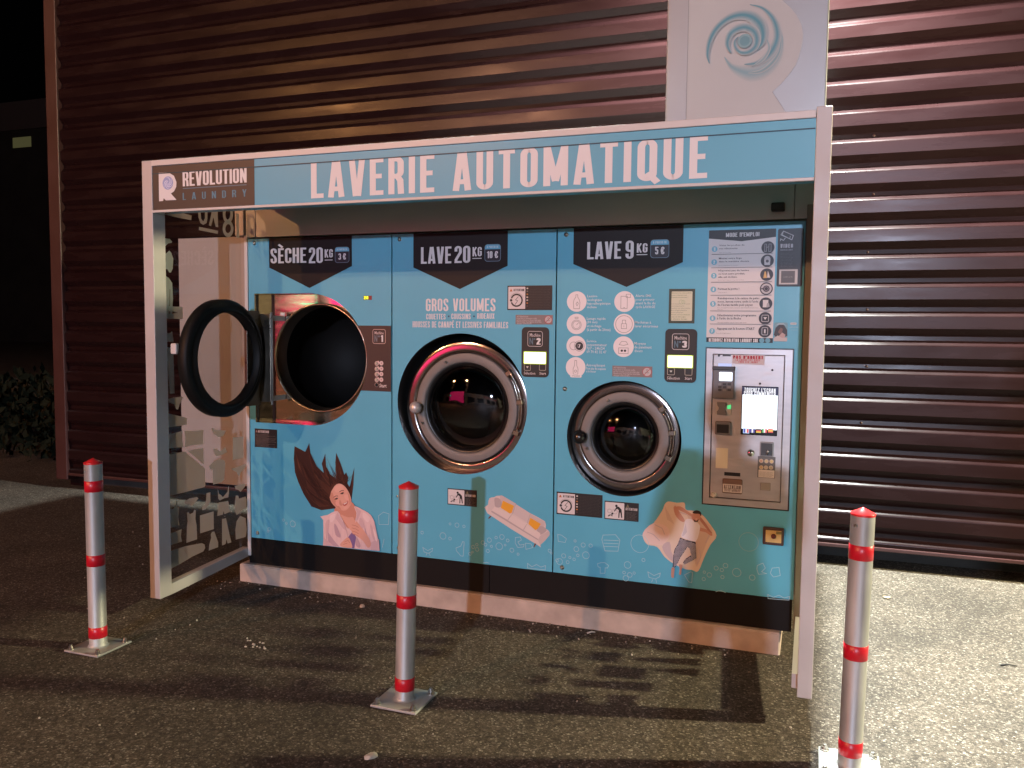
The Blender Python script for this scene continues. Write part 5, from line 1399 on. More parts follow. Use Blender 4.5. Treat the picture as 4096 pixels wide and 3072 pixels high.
def step(r, no, cy, lines, subs, cx_=(721, 1150), rr=.0135, ri=.029, icon=None):
    c_ = Pn(r, cx_[0], cy[0]); q.xz([circ(c_[0], c_[1], rr, 20)], (.17, .45, .60)); q.text(no, c_[0] - .004, c_[1] - .008, c_[0] + .004, c_[1] + .008, (.66, .72, .75), .2)
    for s_, y, xa, xb in lines: q.small(s_, *Pn(r, xa, y), *Pn(r, xb, y - 17), TXc, .014)
    for s_, y, xa, xb in subs: q.small(s_, *Pn(r, xa, y), *Pn(r, xb, y - 8), (.22, .22, .23))
    i_ = Pn(r, cx_[1], cy[1]); q.xz([circ(i_[0], i_[1], ri, 30)], (.030, .030, .040))
    def sh2(pts, cl=True, col=(.55, .55, .58), wd=.0024): q.line([(i_[0] + a * .001, i_[1] + b * .001) for a, b in pts], wd, col, cl)
    def fl(pts, col): q.xz([[(i_[0] + a * .001, i_[1] + b * .001) for a, b in pts]], col)
    if icon == 1: sh2([(-14, 16), (-6, 16), (-6, -18), (-14, -18)], col=(.35, .35, .38)); sh2([(4, 16), (14, 16), (14, -18), (4, -18)], col=(.35, .35, .38)); sh2([(-6, 0), (4, 4)], False, (.35, .35, .38))
    if icon == 2: fl(circ(0, 8, 14, 20), (.45, .45, .48)); fl([(-12, -20), (12, -20), (14, 4), (-14, 4)], (.55, .55, .58)); fl(circ(0, -2, 7, 16), (.08, .08, .1))
    if icon == 3: fl([(-15, -16), (2, -16), (-4, 14), (-10, 14)], (.60, .38, .12)); fl([(2, -14), (16, -14), (8, 10), (5, 18)], (.62, .60, .60))
    if icon == 4: fl(circ(0, 0, 24, 28), (.48, .48, .50)); fl(circ(0, 0, 15, 24), (.03, .03, .04)); sh2(circ(0, 0, 9, 16), True, (.30, .25, .30)); fl(circ(-19, 0, 4, 12), (.03, .03, .04))
    if icon == 5: fl([(-13, -17), (11, -17), (11, 17), (-13, 17)], (.62, .62, .64)); fl([(2, -18), (18, -14), (14, 2), (6, 4)], (.35, .35, .38))
    if icon == 6: sh2(rrect(-15, -15, 15, 15, 4)); fl([(-8, 5), (0, -7), (8, 5)], (.66, .66, .68))
    if icon == 7: sh2(rrect(-13, -17, 13, 17, 5)); fl([(-3.5, -9), (3.5, -9), (3.5, 9), (-3.5, 9)], (.66, .66, .68))
step('C', '1', (1200, 1187), [("Videz les poches de", 1176, 758, 962), ("vos vêtements", 1202, 757, 906)], [("Clear your pockets", 1231, 757, 853)], icon=1)
step('C', '2', (1305, 1293), [("Mettez votre linge", 1281, 756, 940), ("dans la machine choisie", 1306, 755, 999)], [("Put your laundry in the machine", 1335, 754, 910)], (718, 1145), icon=2)
step('C', '3', (1414, 1405), [("N'ajoutez pas de lessive", 1379, 752, 999), ("ou tout autre produit,", 1405, 751, 966), ("elle est incluse.", 1431, 750, 905)], [("Do not add detergent or any other product", 1452, 750, 957)], (715, 1140), icon=3)
step('C', '4', (1524, 1518), [("Fermez la porte !", 1527, 748, 920)], [("Close the door", 1552, 748, 820)], (711, 1137), icon=4)
step('F', '5', (132, 130), [("Rendez-vous à la caisse de paie-", 94, 747, 1082), ("ment, lancez votre cycle à l'aide", 121, 746, 1072), ("de l'écran tactile puis payez", 147, 744, 1028)], [("Go to the payment station, start your cycle using the touch screen", 166, 744, 1072), ("then pay", 180, 744, 786)], (708, 1133), icon=5)
step('F', '6', (247, 248), [("Sélectionnez votre programme", 231, 742, 1057), ("à l'aide de la flèche", 256, 741, 935)], [("Select your program using the button with arrow", 285, 740, 978)], (705, 1128), icon=6)
step('F', '7', (350, 352), [("Appuyez sur le bouton START", 338, 740, 1043)], [("Press the START button", 372, 735, 850)], (701, 1125), icon=7)
for r, y in (('C', 1238), ('C', 1347), ('C', 1464), ('C', 1570), ('F', 189), ('F', 295)):
    zz = Pn(r, 940, y)[1]; q.xz([[(x0 + .015, zz - .0012), (x1 - .012, zz - .0012), (x1 - .012, zz + .0012), (x0 + .015, zz + .0012)]], (.16, .18, .20))
q.build('poster_print', None, po)

vn, q, (x0, z0, x1, z1) = sheet('video_notice', 'narrow black VIDEO surveillance notice in the top right corner of the kiosk front', 'sign', 'C', ((1232, 1036), (1422, 1500)), (.022, .024, .030), rnd=.008)
ptext(q, "VIDEO", ('C', 1250, 1190), ('C', 1352, 1156), (.42, .43, .47), .2, .14)
ptext(q, "SURVEILLANCE", ('C', 1250, 1212), ('C', 1352, 1200), (.26, .27, .30), .2, .12)
wl = (.50, .51, .54)
q.PL('C', [(1255, 1085), (1275, 1055), (1355, 1090), (1342, 1125)], .003, wl, True); q.PL('C', [(1275, 1055), (1265, 1085), (1342, 1125)], .0022, wl)
q.PL('C', [(1290, 1110), (1275, 1130), (1252, 1118), (1250, 1135)], .003, wl); q.PL('C', [(1330, 1095), (1325, 1118)], .002, wl)
for i in range(10):
    y = 1232 + i * 12; q.small("établissement placé sous vidéo", *Pn('C', 1250, y + 3), *Pn('C', 1355 - (i * 7) % 20, y - 4), (.14, .14, .16))
p, q_ = Pn('C', 1238, 1484), Pn('C', 1390, 1362)
q.xz([[(p[0], p[1]), (q_[0], p[1]), (q_[0], q_[1]), (p[0], q_[1])]], (.50, .50, .50))
p, q_ = Pn('C', 1254, 1472), Pn('C', 1368, 1374)
q.xz([[(p[0], p[1]), (q_[0], p[1]), (q_[0], q_[1]), (p[0], q_[1])]], (.10, .10, .105)); q.small("NUMÉRO DE TÉL.", *Pn('C', 1275, 1428), *Pn('C', 1350, 1420), (.4, .4, .4))
q.build('notice_print', None, vn)

def attention_wide(name, label, cx0, r0, c1, r1, split, grp):
    t_, q, (x0, z0, x1, z1) = sheet(name, label, 'sticker', (r0, r1), (cx0, c1), BK, grp)
    xs = x0 + (x1 - x0) * split; hh = z1 - z0
    q.xz([rrect(x0 + .005, z0 + .006, xs, z1 - .006, .003)], (.66, .60, .60))
    q.xz([[(x0 + .012, z1 - hh * .24), (x0 + .028, z1 - hh * .24), (x0 + .020, z1 - hh * .12)]], (.45, .13, .03))
    q.text("ATTENTION", x0 + .034, z1 - hh * .23, xs - .006, z1 - hh * .13, (.05, .045, .045), .18, .1)
    cx, cz = (x0 + xs) / 2 + .002, z0 + hh * .40; R_ = hh * .24
    q.line(circ(cx, cz, R_, 24, rad(200), rad(520), False), .008, (.03, .03, .03)); q.line(circ(cx, cz, R_ + .008, 26, rad(20), rad(150), False), .0015, (.2, .2, .2))
    q.xz([circ(cx - R_, cz, .007, 14)], (.03, .03, .03))
    q.line([(cx + .010, cz + .020), (cx - .006, cz + .002), (cx + .006, cz - .002), (cx - .008, cz - .022)], .003, (.12, .11, .11))
    for i in range(13):
        zz = z1 - .010 - (hh - .018) * i / 13
        q.small("ne pas ouvrir la porte pendant le cycle de lavage", xs + .022, zz - .004, x1 - .008 - ((i * 37) % 11) * .001, zz, (.085, .075, .07))
    for i, cc in enumerate(((.6, .55, .5), (.16, .14, .13), (.35, .16, .04), (.55, .50, .45), (.5, .45, .42), (.40, .15, .03), (.10, .05, .05))):
        zz = z1 - .010 - (hh - .02) * i / 7
        q.xz([rrect(xs + .007, zz - .008, xs + .016, zz - .001, .002)], cc)
    q.build('sticker_print', None, t_)
attention_wide('warning_sticker', 'wide black and white ATTENTION sticker beside the words GROS VOLUMES', (1067, 1494), 'B', (1424, 182), 'E', .405, 'warning stickers')
attention_wide('warning_sticker', 'wide black and white ATTENTION sticker below the smaller washing machine', (1463, 535), 'H', (1828, 748), 'H', .405, 'warning stickers')
def baby(label, a, b):
    t_, q, (x0, z0, x1, z1) = sheet('child_warning_sticker', label, 'sticker', 'H', (a, b), BK, 'child warning stickers')
    w_, h_ = x1 - x0, z1 - z0; xs = x0 + w_ * .58
    q.xz([rrect(x0 + .004, z0 + .005, xs, z1 - .005, .003)], (.66, .61, .61))
    def f(pts, c=(.02, .02, .02)): q.xz([[(x0 + w_ * p[0], z0 + h_ * p[1]) for p in pts]], c)
    q.xz([circ(x0 + w_ * .35, z0 + h_ * .77, .0065, 14)], (.02, .02, .02))
    f([(.36, .72), (.42, .74), (.50, .60), (.53, .15), (.50, .13), (.47, .42), (.45, .42), (.44, .13), (.41, .13), (.42, .55), (.37, .62), (.30, .45), (.28, .47), (.34, .68)])
    q.line(circ(x0 + w_ * .31, z0 + h_ * .45, .012, 14), .0018, (.35, .30, .32), True); q.line(circ(x0 + w_ * .15, z0 + h_ * .46, .010, 14), .003, (.42, .38, .38), True)
    f([(.10, .18), (.14, .26), (.22, .28), (.25, .20), (.23, .18), (.20, .23), (.15, .20), (.13, .15)]); q.xz([circ(x0 + w_ * .235, z0 + h_ * .33, .0055, 12)], (.02, .02, .02))
    q.line([(x0 + w_ * .04, z0 + h_ * .55), (x0 + w_ * .3, z0 + h_ * .55)], .0012, (.45, .42, .42))
    q.xz([[(x0 + w_ * .63, z1 - h_ * .26), (x0 + w_ * .73, z1 - h_ * .26), (x0 + w_ * .68, z1 - h_ * .08)]], (.16, .13, .07))
    q.text("ATTENTION", xs + w_ * .04, z1 - h_ * .42, x1 - w_ * .04, z1 - h_ * .28, (.52, .46, .44), .18, .1)
    for i in range(7):
        zz = z0 + h_ * (.50 - i * .066); q.small("surveillez vos enfants en permanence", xs + w_ * .05, zz - .004, x1 - w_ * (.04 + .03 * (i % 3)), zz, (.20, .17, .16))
    q.build('sticker_print', None, t_)
baby('small sticker of a man bending over a crawling child under the large washing machine', (585, 507), (819, 659))
baby('sticker of a man bending over a crawling child just left of the printed bed', (1848, 608), (2120, 779))
def greywarn(label, ra, a, rb, b):
    t_, q, (x0, z0, x1, z1) = sheet('grey_warning_strip', label, 'sticker', (ra, rb), (a, b), (.24, .19, .19), 'grey warning strips')
    w_, h_ = x1 - x0, z1 - z0
    for i, (s_, e_) in enumerate((("ATTENTION", .34), ("ne pas laver de vêtements souillés", .58), ("par des solvants ou des produits gras", .68), ("vêtements imprégnés interdits", .70), ("danger d'incendie", .44))):
        zz = z1 - h_ * (.10 + .18 * i); q.small(s_, x0 + w_ * .03, zz - .008, x0 + w_ * e_, zz, (.48, .43, .43), .02)
    cx, cz = x1 - h_ * .48, z0 + h_ * .5
    q.xz([circ(cx, cz, h_ * .40, 26)], (.52, .46, .46)); q.line(circ(cx, cz, h_ * .40, 26), .003, (.42, .09, .10), True)
    q.line([(cx - h_ * .27, cz - h_ * .27), (cx + h_ * .27, cz + h_ * .27)], .003, (.42, .09, .10))
    q.line(circ(cx, cz + h_ * .15, h_ * .08, 10), .0016, (.2, .16, .16), True); q.line([(cx - h_ * .2, cz - h_ * .06), (cx + h_ * .18, cz - h_ * .08)], .003, (.25, .2, .2))
    q.build('sticker_print', None, t_)
greywarn('grey warning strip with red crossed circle under the upper wide ATTENTION sticker', 'E', (1132, 220), 'E', (1430, 298))
greywarn('grey warning strip with a red crossed circle above the smaller washing machine', 'E', (1910, 628), 'F', (219, 724))
t_, q, (x0, z0, x1, z1) = sheet('care_notice', 'cream notice with green text in a dark green frame above machine number three', 'notice', 'F', ((356, 12), (558, 289)), (.040, .048, .024))
q.xz([rrect(x0 + .012, z0 + .012, x1 - .012, z1 - .012, .004)], (.62, .62, .46))
w_, h_ = x1 - x0, z1 - z0
for i, (s_, f_, c_) in enumerate((("Réduisons ensemble", .86, 1), ("notre impact sur", .70, 1), ("l'environnement !", .74, 1), ("", 0, 0), ("", 0, 0), ("nos machines dosent", .82, 0), ("automatiquement la", .60, 0), ("lessive au plus juste,", .84, 0), ("biodégradable", .70, 0), ("et sans phosphate", .56, 0), ("Vous économisez", .82, 1), ("eau et énergie", .66, 1), ("à chaque lavage", .72, 1))):
    if not s_: continue
    zz = z1 - h_ * (.10 + .063 * i); q.small(s_, x0 + w_ * .10, zz - h_ * .032, x0 + w_ * f_, zz, (.16, .24, .08) if c_ else (.26, .28, .20), .012)
q.line(circ(x0 + w_ * .48, z0 + h_ * .62, .010, 14), .002, (.40, .48, .28), True); q.line(circ(x0 + w_ * .56, z0 + h_ * .62, .008, 12), .002, (.40, .48, .28), True)
q.build('sticker_print', None, t_)
t_, q, (x0, z0, x1, z1) = sheet('dryer_warning_sticker', 'small dark sticker full of fine print below the open dryer', 'sticker', 'G', ((1045, 27), (1225, 188)), (.026, .018, .016))
w_, h_ = x1 - x0, z1 - z0
q.xz([[(x0 + .006, z1 - h_ * .20), (x0 + .022, z1 - h_ * .20), (x0 + .014, z1 - h_ * .06)]], (.28, .14, .12))
q.text("ATTENTION", x0 + w_ * .16, z1 - h_ * .21, x0 + w_ * .64, z1 - h_ * .08, (.52, .42, .40), .22, .08)
for i in range(11):
    zz = z1 - h_ * (.28 + .064 * i); q.small("ne pas sécher de linge imprégné de produits", x0 + w_ * .04, zz - h_ * .035, x1 - w_ * (.04 + .34 * ((i * 5) % 7 in (0, 3)) + .03 * (i % 3)), zz, (.36, .27, .24))
q.build('sticker_print', None, t_)
t_, q, (x0, z0, x1, z1) = sheet('photo_sticker', 'small photo sticker of a dark haired figure right of the instruction poster', 'sticker', 'F', ((1200, 281), (1304, 436)), (.16, .34, .42), rnd=.006)
w_, h_ = x1 - x0, z1 - z0
def f(pts, c): q.xz([[(x0 + w_ * a, z0 + h_ * b) for a, b in pts]], c)
f([(.0, .35), (.12, .72), (.40, .90), (.75, .86), (.98, .60), (1, .30), (.80, .25), (.2, .22)], (.045, .040, .045)); f([(.30, .50), (.50, .74), (.66, .66), (.60, .45), (.45, .40)], (.20, .11, .09)); f([(.38, .30), (.62, .48), (.86, .36), (.80, .20), (.42, .18)], (.46, .33, .31))
f([(0, .02), (1, .02), (1, .22), (.6, .20), (.3, .32), (0, .18)], (.50, .46, .46)); f([(.05, .80), (.3, .95), (.7, .96), (.95, .80), (.7, .90), (.3, .88)], (.36, .46, .52))
q.small("clients", *Pn('F', 1330, 320), *Pn('F', 1388, 312), (.30, .50, .58))
p, q_ = Pn('F', 1330, 300), Pn('F', 1380, 282)
q.xz([rrect(p[0], p[1], q_[0], q_[1], .003)], (.45, .52, .55)); q.small("avis", p[0] + .005, p[1] + .004, q_[0] - .004, q_[1] - .004, (.05, .06, .07), .02)
q.small("donnez votre avis", *Pn('F', 1316, 325), *Pn('F', 1392, 316), (.26, .48, .55)); q.small("sur notre laverie", *Pn('F', 1335, 345), *Pn('F', 1386, 337), (.26, .48, .55))
q.build('sticker_print', None, t_)
# emergency key box
a, b = Pn('I', 1313, 812), Pn('I', 1478, 968)
kb = thing('key_switch', 'square yellow key switch in a brown frame low on the right of the kiosk front', 'switch', ((a[0] + b[0]) / 2, D, b[1]))
m = MB(); m.bbox((a[0], D - .022, b[1]), (b[0], D + .001, a[1]), .006); m.build('frame', pbr("brown_plastic", (.055, .022, .014), .4), kb)
m = MB(); m.bbox((a[0] + .013, D - .025, b[1] + .014), (b[0] - .011, D - .021, a[1] - .012), .002); m.build('cover', add_noise(pbr("yellowed_cover", (.55, .38, .14), .4), 20, .15), kb)
c_ = Pn('I', 1398, 886)
m = MB(); m.lathe([(0, .010), (.008, .009), (.0115, .004), (.012, 0)], facing(c_[0], D - .025, c_[1]), seg=18); m.build('knob', pbr("dark_red_plastic", (.10, .010, .010), .3), kb)
c_ = Pn('I', 1440, 858)
m = MB(); m.bbox((c_[0] - .012, D - .0275, c_[1] - .007), (c_[0] + .012, D - .0245, c_[1] + .006), .002); m.build('hang_tag', pbr("olive_tag", (.18, .15, .05), .5), kb)

# ------------------------------------------------------------------ totem sign on the roof
TYY = .15
tx0, tx1 = at(2664, 300, 1, TYY).x, at(3308, 300, 1, TYY).x
to = thing('totem_sign', 'tall pale totem sign with a blue swirl standing on the kiosk roof', 'sign', ((tx0 + tx1) / 2, .25, H))
m = MB(); m.bbox((tx0, TYY, 2.205), (tx1, TYY + .16, 3.75), .006)
M_tot = add_noise(pbr("silver_totem_sheet", (.27, .285, .295), .38, metal=.35), 1.5, .06, .06, stretch=(1, 1, .6))
m.build('casing', M_tot, to)
q = Print(.0015, lambda x, zz, o: (x, TYY - o, zz), .0002)
q.rd = lambda r, x, y: (lambda p: (p.x, p.z))(at(*px(r, x, y), 1, TYY))
RW = pbr("white_totem_film", (.40, .425, .43), .45)
xl = q.rd('J', 505, 400)[0]
zt = 3.52
bowl = [(1185, 740), (1240, 690), (1320, 600), (1375, 520), (1405, 440), (1428, 350), (1434, 280), (1420, 200), (1385, 130), (1340, 70), (1260, 0), (1150, -70), (1000, -110)]
pts = [q.rd('J', *p) for p in bowl]
leg = [q.rd('J', 1285, 892), q.rd('J', 1225, 800)]
q.xz([[(xl, 2.21), (leg[0][0] + .02, 2.21), leg[0], leg[1]] + pts + [(xl, pts[-1][1])]], RW)
for gp in ([(1285, 892), (1225, 800), (1185, 740)],): q.PL('J', gp, .0018, (.22, .22, .23))
q.xz([[(xl - .0012, 2.21), (xl + .0012, 2.21), (xl + .0012, 3.6), (xl - .0012, 3.6)]], (.20, .21, .21))
SW1, SW2, SW3 = (.12, .27, .32), (.19, .33, .37), (.29, .37, .40)
def swirl(pts, wd, col, n=6):
    P = [Vector(q.rd('J', *p)) for p in pts]
    out, ww = [], []
    for i in range(len(P) - 1):
        p0, p1, p2, p3_ = P[max(i - 1, 0)], P[i], P[i + 1], P[min(i + 2, len(P) - 1)]
        for k in range(n):
            s_ = k / n
            out.append(tuple(.5 * ((2 * p1) + (-p0 + p2) * s_ + (2 * p0 - 5 * p1 + 4 * p2 - p3_) * s_ ** 2 + (-p0 + 3 * p1 - 3 * p2 + p3_) * s_ ** 3))); ww.append(wd[i] + (wd[i + 1] - wd[i]) * s_)
    out.append(tuple(P[-1])); ww.append(wd[-1])
    q.line(out, ww, ink(col))
a1 = [(680, 515), (665, 440), (685, 330), (740, 230), (830, 155), (930, 125), (1020, 140), (1085, 195), (1110, 270), (1100, 350), (1060, 410)]
a2 = [(1005, 40), (1100, 65), (1175, 130), (1215, 210), (1225, 300), (1195, 390), (1140, 460), (1060, 510), (960, 520)]
a3 = [(1250, 240), (1262, 330), (1235, 430), (1180, 510), (1100, 570), (1010, 590), (920, 570), (850, 530), (800, 460)]
a4 = [(850, 430), (825, 360), (845, 285), (900, 240), (970, 225), (1035, 255), (1062, 320), (1045, 385), (990, 425), (930, 425), (890, 385), (885, 335), (915, 300)]
RWc = (.40, .425, .43)
def soft(pts, wd, dark, n=6, wide=1.6):
    for i in range(n):
        f_ = i / (n - 1)
        col = tuple(RWc[j] + (dark[j] - RWc[j]) * (.18 + .82 * f_) for j in range(3))
        swirl(pts, [w_ * wide * (1 - .82 * f_) for w_ in wd], col, 8)
soft(a3, [.003, .010, .022, .034, .042, .040, .028, .014, .002], (.20, .34, .39))
soft([(1258, 300), (1240, 420), (1175, 515), (1090, 575), (990, 590)], [.002, .008, .012, .010, .002], (.17, .31, .35), 4)
soft(a2, [.002, .008, .014, .018, .020, .022, .020, .013, .002], (.09, .26, .33))
soft([(1130, 300), (1160, 390), (1110, 480), (1020, 540)], [.002, .008, .010, .002], (.20, .33, .37), 4)
soft(a1, [.002, .010, .016, .018, .020, .024, .028, .028, .024, .016, .003], (.075, .25, .32))
soft(a4, [.004, .014, .019, .021, .022, .022, .020, .017, .014, .011, .009, .007, .003], (.09, .26, .33))
c_ = q.rd('J', 965, 335); q.xz([circ(c_[0], c_[1], .028, 24)], SW2); q.xz([circ(c_[0], c_[1], .019, 20)], SW1)
q.build('logo_print', None, to)

# ------------------------------------------------------------------ bollards
def bollard(x, y, label, tilt, hgt):
    zg = gz(y)
    t = thing('bollard', label, 'bollard', (x, y, zg), 'bollards in front of the kiosk')
    r = .0395
    T_ = Matrix.Translation((x, y, zg)) @ Matrix.Rotation(rad(tilt), 4, 'Y')
    m = MB(); m.lathe([(r + .009, .0115), (r + .004, .014), (r, .022), (r, hgt - .022)], T_, seg=40); m.build('post', M_galv, t)
    m = MB(); m.lathe([(r + .0012, hgt - .028), (r + .0018, hgt - .022), (r + .001, hgt - .020), (0.0001, hgt)], T_, seg=40); m.build('cap', M_redcap, t)
    for z0_, z1_ in ((.054, .107), (.399, .452), (.751, .803)):
        m = MB(); m.lathe([(r + .0002, z0_), (r + .0009, z0_ + .0004), (r + .0009, z1_ - .0004), (r + .0002, z1_)], T_, seg=40); m.build('reflective_band', M_red, t)
    m = MB(); m.bbox((x - .102, y - .102, zg + .002), (x + .102, y + .102, zg + .0115), .002); bp_ = m.build('base_plate', M_galv, t)
    for sx_ in (-1, 1):
        for sy_ in (-1, 1):
            m = MB(); m.lathe([(0, .034), (.007, .033), (.0075, .026), (.011, .0255), (.0115, .0165), (.016, .0155), (.016, .0115)], Matrix.Translation((x + sx_ * .081, y + sy_ * .081, zg)), seg=12, smooth=False); m.build('anchor_bolt', M_screw, bp_)
    p = Vector((x - .012, y - .039, zg + hgt - .058))
    m = MB(); m.lathe([(0, .003), (.004, .002), (.005, 0)], facing(*p), seg=10); m.build('rivet', M_screw, t)
bollard(.075, -.408, 'left red banded steel bollard standing on the dark side of the kiosk', -.3, .908)
bollard(1.687, -.383, 'middle red banded steel bollard in front of the large washing machine', 1.2, .915)
bollard(3.384, -.281, 'right red banded steel bollard with a brightly lit cap on pale gravel', .8, .931)

# ------------------------------------------------------------------ litter on the ground
rr = random.Random(31)
lg = MB()
for i in range(420):
    near = rr.random() < .35
    x = rr.uniform(-.3, 3.2) if near else rr.uniform(-1.5, 5.0); y = .68 - abs(rr.gauss(0, .10)) if near else rr.uniform(-1.6, 2.5)
    if not near and -.05 < x < 3.3 and .6 < y: continue
    r_ = rr.uniform(.0022, .0055) * (1.5 if rr.random() < .06 else 1)
    bm = bmesh.new(); bmesh.ops.create_icosphere(bm, subdivisions=1, radius=r_)
    for v_ in bm.verts: v_.co = v_.co * rr.uniform(.7, 1.25)
    lg.bm(bm, pbr('loose_grit', rr.choice([(.30, .26, .21), (.42, .38, .32), (.16, .13, .10), (.24, .19, .15)]), .85), Matrix.Translation((x, y, gz(y) + r_ * .5)))
lgo = lg.build('loose_gravel'); lgo['kind'] = 'stuff'; lgo['label'] = 'loose grit and tiny stones scattered over the asphalt'
def pebble(name, label, cat, u, v, rx, ry, rz, col, seed, group=None):
    p = ground_at(u, v)
    bm = bmesh.new(); bmesh.ops.create_icosphere(bm, subdivisions=2, radius=1)
    rr = random.Random(seed)
    for vv in bm.verts:
        k = rr.uniform(.78, 1.12)
        vv.co = Vector((vv.co.x * rx * k, vv.co.y * ry * k, max(-.3, vv.co.z) * rz * k + rz * .25))
    m = MB(); m.bm(bm, None, Matrix.Translation(p) @ Matrix.Rotation(rr.uniform(0, 3), 4, 'Z'))
    return tag(m.build(name, pbr("stone", col, .8)), label, cat, group)
pebble('pebble', 'orange lit pebble on the asphalt near the dryer', 'stone', 1448, 2428, .016, .013, .012, (.45, .33, .24), 1)
pebble('stone', 'flat white stone lying at the bottom edge of the asphalt', 'stone', 1482, 3030, .030, .018, .012, (.50, .46, .40), 2)
pebble('stone', 'pale stone lying at the foot of the warehouse wall', 'stone', 425, 1935, .05, .04, .035, (.40, .34, .28), 4)
rr = random.Random(11)
for i in range(14):
    pebble('pebble', 'tiny pale crumb in the scatter of crumbs left of the middle bollard', 'stone', 985 + rr.uniform(-10, 75), 2562 + rr.uniform(-8, 34), rr.uniform(.004, .008), rr.uniform(.004, .007), .005, (.50, .46, .38), 20 + i, 'pale crumbs on the asphalt')
def stick(name, label, u0, v0, u1, v1, r, col):
    a, b = ground_at(u0, v0), ground_at(u1, v1)
    a.z += r; b.z += r; c_ = (a + b) / 2 + Vector((0, .006, .003))
    m = MB(); m.tube([a, c_, b], [r, r * .9, r * .6], seg=6)
    tag(m.build(name, pbr("twig", col, .8)), label, 'twig')
stick('cigarette_end', 'white cigarette end on the shadow across the asphalt', 2349, 2536, 2381, 2532, .0045, (.62, .56, .48))
stick('twig', 'short dark twig lying on the pale gravel', 4003, 2664, 4066, 2667, .004, (.02, .018, .015))
p = ground_at(3548, 2396)
m = MB()
n_ = 9
m.v = [(p.x + .045 * (i / n_ - .5), p.y + s_ * .016 * math.sin(math.pi * min(max(i / n_, .02), .98)), p.z + .006 + .010 * abs(i / n_ - .5) + .004 * abs(s_)) for s_ in (-1, 0, 1) for i in range(n_ + 1)]
for s_ in range(2):
    for i in range(n_): m.face([s_ * 10 + i, s_ * 10 + i + 1, (s_ + 1) * 10 + i + 1, (s_ + 1) * 10 + i], None, True)
tag(m.build('leaf', pbr("pale_dry_leaf", (.55, .42, .24), .7)), 'pale dry leaf lying on the bright gravel', 'leaf')

# ------------------------------------------------------------------ the other side of the car park (behind the camera: seen in the steel and the door glass)
def em_mat(n, c, s): return pbr(n, (.1, .1, .1), .4, emit=c, estr=s)
sb = thing('shop_building', 'low rendered shop building across the car park', 'building', (0, -36, 0))
m = MB(); m.box((-34, -44, -.2), (26, -36, 5.2)); m.build('wall', add_noise(pbr("beige_render", (.42, .34, .26), .85), .5, .25), sb)
for i in range(9):
    m = MB(); m.box((-30 + i * 6, -36.0, .4), (-26 + i * 6, -35.95, 2.9)); m.build('shop_window', pbr("dark_shop_glass", (.01, .01, .012), .08), sb)
m = MB(); m.bbox((-2, -36.2, 3.6), (13, -35.9, 4.5), .03); m.build('shop_sign', em_mat("red_lit_sign", (1.0, .10, .05), .9), sb)
def lit_sign(name, label, cat, p, w_, h_, c, s):
    t = thing(name, label, cat, (p[0], p[1], 0))
    m = MB(); m.tube([(p[0], p[1], 0), (p[0], p[1], p[2] - h_ / 2)], .06); m.build('pole', M_galv, t)
    m = MB(); m.bbox((p[0] - w_ / 2, p[1] - .08, p[2] - h_ / 2), (p[0] + w_ / 2, p[1] + .02, p[2] + h_ / 2), .02); m.build('casing', pbr("sign_casing", (.05, .05, .05), .5), t)
    m = MB()
    if cat == 'pharmacy sign':
        m.box((p[0] - w_ / 6, p[1] + .021, p[2] - h_ / 2 + .03), (p[0] + w_ / 6, p[1] + .03, p[2] + h_ / 2 - .03))
        m.box((p[0] - w_ / 2 + .03, p[1] + .021, p[2] - h_ / 6), (p[0] - w_ / 6, p[1] + .03, p[2] + h_ / 6)); m.box((p[0] + w_ / 6, p[1] + .021, p[2] - h_ / 6), (p[0] + w_ / 2 - .03, p[1] + .03, p[2] + h_ / 6))
    else:
        m.box((p[0] - w_ / 2 + .05, p[1] + .021, p[2] - h_ / 2 + .05), (p[0] + w_ / 2 - .05, p[1] + .03, p[2] + h_ / 2 - .05))
    m.build('lit_face', em_mat(name + "_light", c, s), t)
lit_sign('neon_sign', 'magenta lit sign on a pole across the car park', 'sign', (-12.6, -23, 2.6), 7.5, 3.6, (1, .012, .17), 4.5)
lit_sign('pharmacy_cross', 'green lit pharmacy cross on a pole across the car park', 'pharmacy sign', (-14.0, -20.5, 2.45), .7, .8, (.0, 1, .55), 9)

# ------------------------------------------------------------------ unseen van added to keep one lamp off the foot of the wall
vn_ = thing('lamp_block_van', 'unseen white van added to keep a street lamp off the wall', 'van', (7.0, -7.6, 0))
m = MB(); m.bbox((4.55, -8.5, .35), (9.2, -6.6, 2.5), .12); m.bbox((9.0, -8.45, .35), (10.3, -6.65, 1.35), .15)
m.build('body', pbr("white_van_paint", (.6, .6, .6), .3, coat=.5), vn_)
for x in (5.5, 9.3):
    for y in (-8.52, -6.75):
        m = MB(); m.lathe([(0, 0), (.33, 0), (.35, .04), (.35, .16), (.33, .2), (0, .2)], Matrix.Translation((x, y + .18, .35)) @ Matrix.Rotation(rad(90), 4, 'X'), seg=24); m.build('wheel', M_black, vn_)
m = MB(); m.box((8.3, -6.598, 1.45), (9.0, -6.59, 2.1)); m.build('side_window', pbr("dark_shop_glass", (.01, .01, .012), .08), vn_)

